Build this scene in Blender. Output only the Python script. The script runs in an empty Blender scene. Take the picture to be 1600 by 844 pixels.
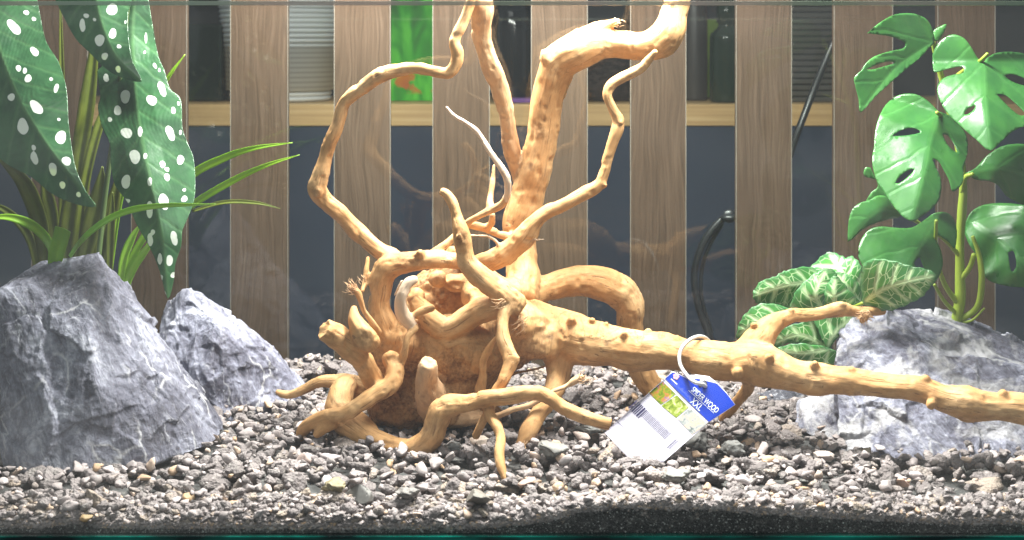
import bpy, bmesh, math, random
import numpy as np
from mathutils import Vector, kdtree, geometry

sc = bpy.context.scene
COL = sc.collection
# ------------------------------------------------------------------ camera
F = 2133.33; HY = 60.0; CAMY = -1.575; ZC = 0.474       # focal length in photo pixels, horizon row, camera place
cam_d = bpy.data.cameras.new('camera'); cam = bpy.data.objects.new('camera', cam_d); COL.objects.link(cam)
cam_d.sensor_width = 36.0; cam_d.lens = 36.0 * F / 1600.0
cam_d.shift_y = (HY - 422.0) / 1600.0
cam.location = (0, CAMY, ZC); cam.rotation_euler = (math.radians(90), 0, 0)
cam_d.clip_start = 0.05; cam_d.clip_end = 50
cam_d.dof.use_dof = True; cam_d.dof.focus_distance = 1.52; cam_d.dof.aperture_fstop = 7
sc.camera = cam
# ------------------------------------------------------------------ light
w = bpy.data.worlds.new('World'); sc.world = w; w.use_nodes = True
w.node_tree.nodes['Background'].inputs[0].default_value = (0.86, 0.94, 1.0, 1)
w.node_tree.nodes['Background'].inputs[1].default_value = 0.33

def area(name, loc, target, sx, sy, power, color, spread=180):
    l = bpy.data.lights.new(name, 'AREA'); l.shape = 'RECTANGLE'; l.size = sx; l.size_y = sy
    l.energy = power; l.color = color; l.spread = math.radians(spread)
    o = bpy.data.objects.new(name, l); COL.objects.link(o); o.location = loc
    o.rotation_euler = (Vector(target) - Vector(loc)).to_track_quat('-Z', 'Y').to_euler()
    return o
area('aquarium_lamp', (0.03, -0.010, 0.80), (0.02, -0.03, 0.0), 0.80, 0.09, 43, (1.0, 0.975, 0.93))
area('shop_ceiling_light', (-0.5, -1.9, 2.3), (0, 0, 0.2), 1.6, 0.7, 24, (1.0, 0.97, 0.95))
sc.view_settings.view_transform = 'Standard'; sc.view_settings.look = 'None'
sc.view_settings.exposure = 0.0; sc.view_settings.gamma = 1.0
try:
    sc.cycles.max_bounces = 8; sc.cycles.transparent_max_bounces = 16; sc.cycles.glossy_bounces = 4
    sc.cycles.use_denoising = True; sc.cycles.caustics_reflective = False; sc.cycles.caustics_refractive = False
    sc.cycles.sample_clamp_indirect = 6
except Exception: pass

# ------------------------------------------------------------------ helpers
rng = np.random.default_rng(7); random.seed(7)
def P(px, py, d): return Vector(((px - 800) * d / F, d + CAMY, ZC - (py - HY) * d / F))
def tag(o, label=None, cat=None, group=None, kind=None):
    if label: o['label'] = label
    if cat: o['category'] = cat
    if group: o['group'] = group
    if kind: o['kind'] = kind
    return o
def empty(name, loc, label, cat, group=None):
    o = bpy.data.objects.new(name, None); COL.objects.link(o); o.location = loc; o.empty_display_size = 0.02
    return tag(o, label, cat, group)
def link(name, me, mat=None, parent=None, smooth=True):
    o = bpy.data.objects.new(name, me); COL.objects.link(o)
    if mat is not None: me.materials.append(mat)
    if smooth and len(me.polygons): me.polygons.foreach_set('use_smooth', np.ones(len(me.polygons), bool))
    if parent is not None:
        o.parent = parent; o.location = -Vector(parent.location) if parent.parent is None else Vector((0, 0, 0))
    return o
def np_mesh(name, V, faces):
    me = bpy.data.meshes.new(name); V = np.asarray(V, np.float32); faces = np.asarray(faces, np.int32)
    k = faces.shape[1]
    me.vertices.add(len(V)); me.vertices.foreach_set('co', V.ravel())
    me.loops.add(faces.size); me.loops.foreach_set('vertex_index', faces.ravel())
    me.polygons.add(len(faces)); me.polygons.foreach_set('loop_start', np.arange(0, faces.size, k, dtype=np.int32))
    me.update(calc_edges=True); return me
def arrs(me):
    V = np.empty(len(me.vertices) * 3, np.float32); me.vertices.foreach_get('co', V)
    N = np.empty(len(me.vertices) * 3, np.float32); me.vertices.foreach_get('normal', N)
    return V.reshape(-1, 3), N.reshape(-1, 3)
def attr(me, name, data, typ='FLOAT'):
    a = me.attributes.new(name, typ, 'POINT')
    a.data.foreach_set('value' if typ == 'FLOAT' else 'vector', np.ascontiguousarray(data, np.float32).ravel())
def _h(i, j, k, s):
    n = (i * 374761393 + j * 668265263 + k * 2147483647 + s * 974634777) & 0xffffffff
    n = ((n ^ (n >> 13)) * 1274126177) & 0xffffffff
    return ((n ^ (n >> 16)) & 0xffff) / 65535.0
def vnoise(p, seed=0):
    p = np.asarray(p, np.float64); i = np.floor(p).astype(np.int64); f = p - i; f = f * f * (3 - 2 * f); r = 0
    for a in (0, 1):
        for b in (0, 1):
            for c in (0, 1):
                wgt = (f[:, 0] if a else 1 - f[:, 0]) * (f[:, 1] if b else 1 - f[:, 1]) * (f[:, 2] if c else 1 - f[:, 2])
                r = r + wgt * _h(i[:, 0] + a, i[:, 1] + b, i[:, 2] + c, seed)
    return r * 2 - 1
def fbm(p, seed=0, o=4):
    r = 0; a = 1
    for k in range(o): r = r + a * vnoise(p * 2 ** k, seed + k * 17); a *= .5
    return r
def catmull(pts, n):
    pts = np.array(pts, float); q = np.vstack([2 * pts[0] - pts[1], pts, 2 * pts[-1] - pts[-2]]); out = []
    for i in range(len(pts) - 1):
        a, b, c, d = q[i:i + 4]
        for t in np.linspace(0, 1, n, endpoint=False):
            out.append(.5 * ((2 * b) + (c - a) * t + (2 * a - 5 * b + 4 * c - d) * t * t + (3 * b - a - 3 * c + d) * t ** 3))
    out.append(pts[-1]); return np.array(out)
def box(name, lo, hi, mat, parent=None, bevel=0.0, origin=None):
    bm = bmesh.new(); bmesh.ops.create_cube(bm, size=1)
    c = (Vector(lo) + Vector(hi)) / 2; s = Vector(hi) - Vector(lo)
    for v in bm.verts: v.co = Vector((v.co.x * s.x + c.x, v.co.y * s.y + c.y, v.co.z * s.z + c.z))
    if bevel: bmesh.ops.bevel(bm, geom=bm.edges[:], offset=bevel, segments=2, affect='EDGES', profile=.7)
    me = bpy.data.meshes.new(name); bm.to_mesh(me); bm.free()
    return link(name, me, mat, parent, smooth=False)
def tube_arrays(C, R, n=12, cap=True, ell=None, cut=(0, 0)):
    """swept tube along points C with radii R -> verts, quads; rounded ends"""
    C = np.array(C, float); R = np.array(R, float)
    T = np.gradient(C, axis=0); T /= np.linalg.norm(T, axis=1)[:, None] + 1e-12
    if cap:
        pre = [(C[0] - T[0] * R[0] * k, R[0] * q) for k, q in ((.62, .12), (.5, .55), (.28, .84))]
        post = [(C[-1] + T[-1] * R[-1] * k, R[-1] * q) for k, q in ((.28, .84), (.5, .55), (.62, .12))]
        if cut[0]: pre = [(C[0] + T[0] * R[0] * k, R[0] * q) for k, q in ((.08, .1), (.05, .5), (-.02, .88))]
        if cut[1]: post = [(C[-1] - T[-1] * R[-1] * k, R[-1] * q) for k, q in ((-.02, .88), (.05, .5), (.08, .1))]
        C = np.vstack([[p[0] for p in pre], C, [p[0] for p in post]]); R = np.concatenate([[p[1] for p in pre], R, [p[1] for p in post]])
        T = np.vstack([[T[0]] * 3, T, [T[-1]] * 3])
    u = np.cross(T[0], [0.3, 1, .2]); u /= np.linalg.norm(u); V = []; U = []
    for i in range(len(C)):
        u = u - T[i] * np.dot(u, T[i]); u /= np.linalg.norm(u) + 1e-12; v = np.cross(T[i], u); U.append(u)
        a = np.arange(n) * 2 * np.pi / n
        rr = R[i] if ell is None else R[i]
        V.append(C[i] + rr * (np.cos(a)[:, None] * u + np.sin(a)[:, None] * v))
    V = np.vstack(V); m = len(C); Q = []
    i = np.arange(m - 1)[:, None] * n; j = np.arange(n)[None]; j2 = (j + 1) % n
    Q = np.stack([i + j, i + j2, i + n + j2, i + n + j], -1).reshape(-1, 4)
    return V, Q, n, m
def closed_tube(name, C, R, n=12):
    V, Q, n, m = tube_arrays(C, R, n)
    bm = bmesh.new(); vs = [bm.verts.new(v) for v in V]
    for q in Q: bm.faces.new([vs[k] for k in q])
    bm.faces.new([vs[k] for k in range(n)][::-1]); bm.faces.new([vs[(m - 1) * n + k] for k in range(n)])
    me = bpy.data.meshes.new(name); bm.to_mesh(me); bm.free(); return me
def lathe(name, prof, center, n=64, ang=2 * math.pi):
    V = []; Q = []
    for r, z in prof:
        for k in range(n):
            a = k * 2 * math.pi / n; V.append((center[0] + r * math.cos(a), center[1] + r * math.sin(a), center[2] + z))
    for i in range(len(prof) - 1):
        for k in range(n): Q.append((i * n + k, i * n + (k + 1) % n, (i + 1) * n + (k + 1) % n, (i + 1) * n + k))
    return np_mesh(name, V, Q)

# ------------------------------------------------------------------ materials
class NT:
    def __init__(s, name):
        s.m = bpy.data.materials.new(name); s.m.use_nodes = True; s.t = s.m.node_tree; s.t.nodes.clear()
        s.out = s.t.nodes.new('ShaderNodeOutputMaterial')
    def n(s, typ, ins={}, **kw):
        nd = s.t.nodes.new(typ)
        for k, v in kw.items(): setattr(nd, k, v)
        for k, v in ins.items():
            if isinstance(v, bpy.types.NodeSocket): s.t.links.new(v, nd.inputs[k])
            else: nd.inputs[k].default_value = v
        return nd
    def math(s, op, a, b=0.0, c=None, clamp=False):
        ins = {0: a, 1: b}
        if c is not None: ins[2] = c
        return s.n('ShaderNodeMath', ins, operation=op, use_clamp=clamp).outputs[0]
    def ramp(s, fac, stops, interp='LINEAR'):
        r = s.n('ShaderNodeValToRGB', {0: fac}); r.color_ramp.interpolation = interp
        e = r.color_ramp.elements
        while len(e) < len(stops): e.new(0.5)
        for k, (p, c) in enumerate(stops):
            e[k].position = p; e[k].color = (c if len(c) == 4 else (*c, 1)) if hasattr(c, '__len__') else (c, c, c, 1)
        return r.outputs[0]
    def mix(s, f, a, b, blend='MIX'):
        nd = s.n('ShaderNodeMix', data_type='RGBA', blend_type=blend)
        for sock, v in ((nd.inputs[0], f), (nd.inputs[6], a), (nd.inputs[7], b)):
            if isinstance(v, bpy.types.NodeSocket): s.t.links.new(v, sock)
            else: sock.default_value = v if not hasattr(v, '__len__') or len(v) == 4 else (*v, 1)
        return nd.outputs[2]
    def noise(s, vec, scale, detail=4, rough=.5, dist=0.0):
        return s.n('ShaderNodeTexNoise', {'Vector': vec, 'Scale': scale, 'Detail': detail, 'Roughness': rough, 'Distortion': dist}).outputs[0]
    def mapping(s, vec, scale=(1, 1, 1), rot=(0, 0, 0), loc=(0, 0, 0)):
        return s.n('ShaderNodeMapping', {'Vector': vec, 'Scale': scale, 'Rotation': rot, 'Location': loc}).outputs[0]
    def pos(s): return s.n('ShaderNodeNewGeometry').outputs['Position']
    def attr(s, name, out='Fac'): return s.n('ShaderNodeAttribute', attribute_name=name).outputs[out]
    def bump(s, h, strength, dist, normal=None):
        ins = {'Height': h, 'Strength': strength, 'Distance': dist}
        if normal is not None: ins['Normal'] = normal
        return s.n('ShaderNodeBump', ins).outputs[0]
    def bsdf(s, col, rough=.5, normal=None, spec=.5, **kw):
        ins = {'Base Color': col if isinstance(col, bpy.types.NodeSocket) else (*col, 1), 'Roughness': rough, 'Specular IOR Level': spec}
        if normal is not None: ins['Normal'] = normal
        ins.update(kw)
        b = s.n('ShaderNodeBsdfPrincipled', ins); s.t.links.new(b.outputs[0], s.out.inputs[0]); return b
def plain(name, col, rough=.5, spec=.5, **kw):
    m = NT(name); m.bsdf(col, rough, spec=spec, **kw); return m.m

def mat_slat():
    m = NT('slat_laminate'); tc = m.n('ShaderNodeTexCoord').outputs['Object']
    oi = m.n('ShaderNodeObjectInfo').outputs['Random']
    off = m.n('ShaderNodeCombineXYZ', {0: m.math('MULTIPLY', oi, 9.0), 2: m.math('MULTIPLY', oi, 31.0)}).outputs[0]
    v = m.n('ShaderNodeVectorMath', {0: tc, 1: off}, operation='ADD').outputs[0]
    warp = m.noise(m.mapping(v, (6, 6, 2.2)), 1.6, 3)
    v2 = m.n('ShaderNodeVectorMath', {0: v, 1: m.n('ShaderNodeCombineXYZ', {0: m.math('MULTIPLY', warp, .05)}).outputs[0]}, operation='ADD').outputs[0]
    g1 = m.noise(m.mapping(v2, (420, 60, 9)), 1.0, 5, .6)
    g2 = m.noise(m.mapping(v2, (130, 30, 3.2)), 1.0, 4, .55, .6)
    g3 = m.noise(m.mapping(v2, (18, 10, 2.5)), 1.0, 3)
    k = m.math('ADD', m.math('MULTIPLY', g1, .72), m.math('MULTIPLY', g2, .28))
    c = m.ramp(k, [(.34, (.044, .026, .015)), (.47, (.077, .047, .029)), (.55, (.096, .060, .039)), (.68, (.13, .087, .060))])
    c = m.mix(m.math('MULTIPLY', g3, .3), c, (.05, .036, .028), 'MIX')
    c = m.mix(m.math('MULTIPLY', oi, .45), c, m.mix(1.0, c, (.62, .56, .52), 'MULTIPLY'))
    kn = m.n('ShaderNodeTexVoronoi', {'Vector': m.mapping(v, (22, 1, 5.5)), 'Scale': 1.0}).outputs['Distance']
    c = m.mix(m.ramp(kn, [(.03, .55), (.12, 0.0)]), c, (.04, .027, .02))
    m.bsdf(c, .6, m.bump(k, .35, .0006), .16); return m.m
def mat_wood():
    m = NT('driftwood_bark'); g = m.attr('grain', 'Vector'); bark = m.attr('bark'); pos = m.pos()
    gr = m.noise(m.mapping(g, (260, 260, 60)), 1.0, 6, .62)
    gr2 = m.noise(m.mapping(g, (70, 70, 14)), 1.0, 4, .55, .4)
    blot = m.noise(pos, 24, 5, .6); blot2 = m.noise(pos, 75, 4, .6, .5)
    sp = m.noise(pos, 900, 3, .7); mid = m.noise(pos, 260, 4, .65)
    c = m.ramp(blot, [(.3, (.46, .235, .088)), (.5, (.585, .325, .135)), (.7, (.70, .45, .23))])
    c = m.mix(m.ramp(blot2, [(.5, 0.0), (.72, .6)]), c, (.42, .225, .09))
    c = m.mix(m.ramp(gr, [(.32, .7), (.52, 0.0)]), c, (.36, .195, .08))
    crk = m.noise(m.mapping(g, (420, 420, 16)), 1.0, 3, .5, .3)
    c = m.mix(m.ramp(crk, [(.30, .75), (.36, 0.0)]), c, (.22, .115, .05))
    spk = m.noise(pos, 330, 3, .6); c = m.mix(m.math('MULTIPLY', m.ramp(spk, [(.66, 0.0), (.72, .7)]), m.ramp(blot, [(.45, 0.0), (.6, 1.0)])), c, (.20, .10, .05))
    pale = m.attr('pale')
    c = m.mix(m.math('MULTIPLY', pale, .75), c, (.70, .58, .47))
    c = m.mix(m.ramp(m.noise(pos, 48, 3, .5), [(.66, 0.0), (.74, .7)]), c, (.30, .17, .09))
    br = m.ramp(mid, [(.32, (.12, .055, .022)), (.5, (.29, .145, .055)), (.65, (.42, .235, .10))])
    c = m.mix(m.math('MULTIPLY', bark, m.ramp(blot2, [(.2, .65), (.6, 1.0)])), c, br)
    h = m.math('ADD', m.math('MULTIPLY', gr, .6), m.math('ADD', m.math('MULTIPLY', gr2, .8), m.math('ADD', m.math('MULTIPLY', sp, .12), m.math('MULTIPLY', m.ramp(crk, [(.30, 0.0), (.38, 1.0)]), .5))))
    h = m.math('ADD', h, m.math('MULTIPLY', m.math('MULTIPLY', bark, mid), 1.1))
    m.bsdf(c, .68, m.bump(h, .6, .0016), .35); return m.m
def mat_rock(name, seed, dark=1.0, white=0.0):
    m = NT(name); pos = m.mapping(m.pos(), (1, 1, 1), (.3, .5, .9 + seed), (seed * 3.1, 0, 0))
    st = m.mapping(pos, (1, 1, .28))
    a = m.noise(pos, 11, 8, .66, .6); b = m.noise(st, 46, 8, .72, 1.2); c2 = m.noise(pos, 170, 6, .7)
    k = m.math('ADD', m.math('MULTIPLY', a, .5), m.math('ADD', m.math('MULTIPLY', b, .35), m.math('MULTIPLY', c2, .15)))
    c = m.ramp(k, [(.40, (.032 * dark, .030 * dark, .044 * dark)), (.47, (.088 * dark, .087 * dark, .118 * dark)), (.54, (.18 * dark, .182 * dark, .232 * dark)), (.62, (.42 * dark, .425 * dark, .49 * dark))])
    # white calcite veins
    wv = m.n('ShaderNodeVectorMath', {0: pos, 1: m.n('ShaderNodeVectorMath', {0: m.n('ShaderNodeTexNoise', {'Vector': pos, 'Scale': 14.0, 'Detail': 5.0}).outputs[1], 1: (.06, .06, .06)}, operation='MULTIPLY').outputs[0]}, operation='ADD').outputs[0]
    ve = m.n('ShaderNodeTexVoronoi', {'Vector': m.mapping(wv, (1, 1, .55)), 'Scale': 16.0}, feature='DISTANCE_TO_EDGE').outputs['Distance']
    vf = m.math('MULTIPLY', m.ramp(ve, [(.0, 1.0), (.028, 0.0)]), m.ramp(m.noise(pos, 18, 3), [(.45, 0.0), (.58, .75)]))
    str_ = m.noise(m.mapping(wv, (210, 210, 14), (.5, .2, 0)), 1.0, 4, .6)
    c = m.mix(m.math('MULTIPLY', m.ramp(str_, [(.56, 0.0), (.66, .7)]), m.ramp(m.noise(pos, 9, 3), [(.40, 0.0), (.6, 1.0)])), c, (.48, .48, .53))
    c = m.mix(vf, c, (.62, .61, .63))
    if white: c = m.mix(m.ramp(m.noise(pos, 13, 6, .62, .8), [(.50, 0.0), (.58, white)]), c, (.66, .64, .65))
    geo = m.n('ShaderNodeNewGeometry').outputs['Pointiness']
    c = m.mix(m.ramp(geo, [(.52, 0.0), (.60, .4)]), c, (.50, .50, .55))     # worn, chalky arrises
    vc = m.n('ShaderNodeTexVoronoi', {'Vector': m.mapping(wv, (1, 1, .5)), 'Scale': 95.0}).outputs['Distance']
    h = m.math('ADD', m.math('ADD', m.math('MULTIPLY', b, .8), m.math('MULTIPLY', vc, .45)), m.math('ADD', m.math('MULTIPLY', c2, .5), m.math('MULTIPLY', m.noise(pos, 700, 3, .6), .12)))
    m.bsdf(c, .6, m.bump(h, 1.0, .006), .45); return m.m
def mat_stone(name, stops, bump=.0012, rough=.85, pit=True):
    m = NT(name); t = m.attr('tone'); pos = m.pos()
    c = m.ramp(t, stops)
    n = m.noise(pos, 420, 6, .7); n2 = m.noise(pos, 120, 4, .6)
    c = m.mix(m.ramp(n, [(.35, .45), (.6, 0.0)]), c, m.mix(.6, c, (.05, .043, .04)))
    c = m.mix(m.ramp(n2, [(.52, 0.0), (.75, .35)]), c, (.55, .52, .48))
    h = n
    if pit:
        vo = m.n('ShaderNodeTexVoronoi', {'Vector': pos, 'Scale': 330.0}).outputs['Distance']
        h = m.math('ADD', m.math('MULTIPLY', vo, 1.2), n)
    m.bsdf(c, rough, m.bump(h, .8, bump), .3); return m.m
def mat_glass(name, refl_haze=0.0, tint=(.965, .985, .975), f0=.04):
    m = NT(name); g = m.n('ShaderNodeNewGeometry')
    dot = m.n('ShaderNodeVectorMath', {0: g.outputs['Normal'], 1: g.outputs['Incoming']}, operation='DOT_PRODUCT').outputs['Value']
    c = m.math('SUBTRACT', 1.0, m.math('ABSOLUTE', dot), clamp=True)
    fr = m.math('ADD', f0, m.math('MULTIPLY', .96, m.math('POWER', c, 5.0)))
    tr = m.n('ShaderNodeBsdfTransparent', {0: (*tint, 1)}).outputs[0]
    gl = m.n('ShaderNodeBsdfGlossy', {'Roughness': 0.0}).outputs[0]
    sh = m.n('ShaderNodeMixShader', {0: fr, 1: tr, 2: gl}).outputs[0]
    if refl_haze:  # pale haze mixed into the pane, standing in for shop reflections
        pos = m.pos(); sep = m.n('ShaderNodeSeparateXYZ', {0: pos})
        side = m.ramp(m.math('ABSOLUTE', sep.outputs[0]), [(.22, .3), (.42, 1.0)])
        low = m.ramp(sep.outputs[2], [(0.0, 1.0), (.07, .85), (.12, .6), (.40, .30)])
        ns = m.ramp(m.noise(pos, 9, 5, .6, .5), [(.3, .5), (.7, 1.0)])
        fine = m.ramp(m.noise(pos, 420, 2, .6), [(.3, .6), (.7, 1.2)])
        haze_band = m.n('ShaderNodeTexWave', {'Vector': pos, 'Scale': 2.2, 'Distortion': 9.0, 'Detail': 3.0}, bands_direction='Z').outputs['Fac']
        sm = m.ramp(haze_band, [(.8, 0.0), (1.0, .4)])
        f = m.math('MULTIPLY', m.math('MULTIPLY', m.math('MULTIPLY', m.math('MULTIPLY', side, low), m.math('ADD', ns, sm)), fine), refl_haze)
        d1 = m.n('ShaderNodeBsdfTranslucent', {0: (.85, .86, .85, 1)}).outputs[0]; d2 = m.n('ShaderNodeBsdfDiffuse', {0: (.85, .86, .85, 1)}).outputs[0]
        dd = m.n('ShaderNodeMixShader', {0: .5, 1: d1, 2: d2}).outputs[0]
        sh = m.n('ShaderNodeMixShader', {0: f, 1: sh, 2: dd}).outputs[0]
    m.t.links.new(sh, m.out.inputs[0]); return m.m
def mat_leaf(name, base, dark, vein, veinw=.0006, spots=False, rough=.28, net=False, pitch=.022, slope=.9, bumpk=.45):
    m = NT(name); uv = m.n('ShaderNodeUVMap', uv_map='UVMap').outputs[0]; s = m.n('ShaderNodeSeparateXYZ', {0: uv}); pos = m.pos()
    u, v = s.outputs[0], s.outputs[1]; av = m.math('ABSOLUTE', v)
    n = m.noise(pos, 30, 4, .6); c = m.mix(m.ramp(n, [(.35, 0.0), (.65, 1.0)]), base, dark)
    # side veins run from the midrib towards the edge
    wob = m.math('MULTIPLY', m.math('SUBTRACT', m.noise(uv, 60, 2), .5), .006)
    ph = m.math('FRACT', m.math('DIVIDE', m.math('ADD', m.math('SUBTRACT', u, m.math('MULTIPLY', av, slope)), m.math('ADD', wob, 1.0)), pitch))
    tri = m.math('ABSOLUTE', m.math('SUBTRACT', ph, .5))
    sv = m.ramp(m.math('MULTIPLY', tri, pitch), [(0.0, 1.0), (veinw * (.75 if net else 1.2), 0.0)])
    mr = m.ramp(av, [(0.0, 1.0), (veinw * 1.6, 0.0)])
    amt = .9 if net else .35
    c = m.mix(m.math('MULTIPLY', m.math('MAXIMUM', m.math('MULTIPLY', sv, .9 if net else .5), mr), amt), c, vein)
    h = m.math('SUBTRACT', 0.0, m.math('MAXIMUM', sv, mr))
    if net:
        sg = m.math('MULTIPLY', m.math('SIGN', v), 3.0)
        vv = m.n('ShaderNodeCombineXYZ', {0: m.math('SUBTRACT', u, m.math('MULTIPLY', av, slope)), 1: m.math('ADD', m.math('MULTIPLY', v, .8), sg)}).outputs[0]
        vo = m.n('ShaderNodeTexVoronoi', {'Vector': vv, 'Scale': 120.0, 'Randomness': .75}, feature='DISTANCE_TO_EDGE').outputs['Distance']
        nf = m.ramp(vo, [(.01, 1.0), (.05, 0.0)])
        c = m.mix(m.math('MULTIPLY', nf, .8), c, vein)
        c = m.mix(m.math('MULTIPLY', m.attr('rim'), .9), c, dark)
    if spots:
        sp = m.attr('spot'); c = m.mix(m.ramp(sp, [(.42, 0.0), (.55, 1.0)]), c, (.86, .90, .84))
    rr = m.ramp(m.noise(pos, 90, 3), [(.3, rough), (.7, rough + .14)])
    bn = m.bump(m.math('ADD', h, m.math('MULTIPLY', m.noise(pos, 55, 3), .9)), bumpk, .0016)
    b = m.n('ShaderNodeBsdfPrincipled', {'Base Color': c, 'Roughness': rr, 'Normal': bn, 'Specular IOR Level': .6})
    t = m.n('ShaderNodeBsdfTranslucent', {0: m.mix(1.0, c, (.9, 1.0, .45), 'MULTIPLY'), 'Normal': bn})
    mx = m.n('ShaderNodeMixShader', {0: .22, 1: b.outputs[0], 2: t.outputs[0]})
    m.t.links.new(mx.outputs[0], m.out.inputs[0]); return m.m

M = dict(
    slat=mat_slat(), wood=mat_wood(), rock_a=mat_rock('slate_rock', 0.0, 1.15), rock_b=mat_rock('slate_rock_paler', 1.3, 1.7), rock_c=mat_rock('slate_rock_white', 2.2, 1.7, .6), rock_d=mat_rock('slate_rock_dark', 3.1, .45),
    lava=mat_stone('lava_gravel', [(0, (.18, .155, .153)), (.4, (.24, .207, .207)), (.8, (.31, .268, .266)), (1, (.39, .31, .25))], .002),
    chip=mat_stone('pale_chips', [(0, (.27, .232, .232)), (.5, (.39, .335, .33)), (.8, (.57, .50, .50)), (.9, (.55, .36, .22)), (1, (.62, .47, .40))], .0005, .7, False),
    grain=mat_stone('dark_soil_grains', [(0, (.02, .02, .022)), (.6, (.06, .06, .06)), (.85, (.14, .14, .135)), (1, (.70, .70, .68))], .0003, .6, False),
    glass=mat_glass('tank_glass', f0=.022), front=mat_glass('tank_glass_refl_haze', .04),
    spot=mat_leaf('polka_leaf', (.048, .155, .058), (.018, .078, .028), (.18, .36, .14), spots=True, rough=.31, pitch=.028, bumpk=.15),
    mon=mat_leaf('monstera_leaf', (.052, .20, .040), (.032, .145, .034), (.10, .30, .08), pitch=.034, rough=.27, bumpk=.22),
    fit=mat_leaf('white_veined_leaf', (.075, .30, .04), (.06, .23, .07), (.66, .84, .50), .0005, net=True, pitch=.019, slope=.65, rough=.34),
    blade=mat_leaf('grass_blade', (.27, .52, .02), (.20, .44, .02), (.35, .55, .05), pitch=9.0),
    blade_dark=mat_leaf('grass_blade_dark', (.10, .125, .010), (.06, .08, .008), (.2, .26, .04), pitch=9.0),  # darker olive copy, shade on the rear blades put into its colour
    stem=plain('plant_stem', (.24, .33, .035), .45),
    navy=plain('navy_panel', (.042, .054, .082), .28, .5), black=plain('black_rubber', (.012, .013, .015), .35, .6),
    wall=plain('back_wall', (.035, .038, .045), .7), seam=plain('silicone_seam', (.25, .3, .27), .35),
    white=plain('white_plastic', (.62, .64, .64), .35), edge=plain('slat_edge', (.22, .19, .16), .5),
)
# ------------------------------------------------------------------ tank
YF, YB = 1.30 + CAMY, 1.85 + CAMY      # outer front face, inner back face
XW = 0.74; ZTOP = ZC + 58 * 1.30 / F; ZB = 0.0
tank = empty('glass_aquarium', (0, (YF + YB) / 2, 0), 'clear rectangular glass aquarium with an open top, holding the wood, rocks and gravel', 'aquarium')
box('front_pane', (-XW, YF, ZB), (XW, YF + .006, ZTOP - .0045), M['front'], tank)
box('back_pane', (-XW, YB, ZB), (XW, YB + .006, ZTOP + .022), M['glass'], tank)
for s in (-1, 1): box('side_pane', (s * (XW + .0065) - .003, YF + .0065, ZB), (s * (XW + .0065) + .003, YB - .0005, ZTOP - .0045), M['glass'], tank)
mb = NT('bottom_glass_edge')
nz = mb.ramp(mb.noise(mb.mapping(mb.pos(), (9, 3, 60)), 1.0, 3), [(.42, (.001, .012, .012)), (.62, (.0, .16, .12)), (.75, (.01, .30, .22))])
mb.bsdf(nz, .08)
box('bottom_pane', (-XW, YF, -.010), (XW, YB + .006, -.0008), mb.m, tank)
rm = NT('rim_edge_glass'); rn = rm.ramp(rm.noise(rm.mapping(rm.pos(), (5, 3, 5)), 1.0, 2), [(.35, (.20, .26, .20)), (.5, (.33, .30, .27)), (.65, (.25, .32, .26))]); rm.bsdf(rn, .15, **{'Alpha': .62})
box('rim', (-XW, YF - .0005, ZTOP - .004), (XW, YF + .0065, ZTOP + .0002), rm.m, tank, .0008)
table = box('table_top', (-1.1, YF - .25, -.05), (1.1, YB + .03, -.0105), plain('table_laminate', (.03, .035, .04), .4)); tag(table, kind='structure')

# ------------------------------------------------------------------ slatted screen behind, shelf and the things on it
DS = 1.93
scr = empty('slatted_screen', (0, DS + CAMY, -.4), 'brown-grey wood-effect slatted screen standing right behind the aquarium', 'screen')
slat_edges = [(-265, -178), (-108, -20), (49, 137), (205, 292), (360, 450), (522, 610), (676, 765), (830, 918), (985, 1072), (1150, 1237), (1303, 1395), (1465, 1555), (1622, 1711), (1780, 1868)]
for a, b in slat_edges:
    x0 = (a - 800) * DS / F; x1 = (b - 800) * DS / F
    s = box('slat', (-(x1 - x0) / 2, 0, 0), ((x1 - x0) / 2, .012, 1.35), M['slat'], scr, .0012)
    s.location = ((x0 + x1) / 2, 0, 0)
    for f in (-1, 1):
        e = box('edge_band', (f * (x1 - x0) / 2 - .0003 * f - .0004, -.0006, .002), (f * (x1 - x0) / 2 - .0003 * f + .0004, .0004, 1.348), M['edge'], s); e.location = (0, 0, 0)
for z in (.18, 1.15):
    r = box('rail', (-1.0, 0, 0), (1.0, .018, .05), plain('rail_wood', (.05, .04, .03), .6), scr); r.location = (0, .0125, z if z > 1 else -.15 + .18)
DSH = 2.38
def zs(py, d): return ZC - (py - HY) * d / F
ms = NT('oak_shelf'); v = ms.mapping(ms.pos(), (3, 60, 160)); ms.bsdf(ms.ramp(ms.noise(v, 1.0, 5, .6), [(.3, (.52, .32, .13)), (.55, (.66, .43, .19)), (.7, (.74, .52, .26))]), .45)
shelf_top = zs(163, DSH)
shelf = empty('shelf_board', (0, DSH + CAMY, zs(197, DSH)), 'light oak shelf board running behind the slats above the navy panel', 'shelf')
box('board', (-1.6, DSH + CAMY, zs(196.5, DSH)), (1.6, DSH + CAMY + .34, shelf_top), ms.m, shelf, .001)
panel = box('cabinet_panel', (-1.6, DSH + CAMY + .004, -.5), (1.6, DSH + CAMY + .03, zs(198, DSH)), M['navy'])
tag(panel, 'flat dark navy cabinet panel under the oak shelf behind the slats', 'cabinet panel')
wl = box('back_wall', (-2.2, DSH + CAMY + .36, -.5), (2.2, DSH + CAMY + .40, 2.4), M['wall']); tag(wl, kind='structure')
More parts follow.
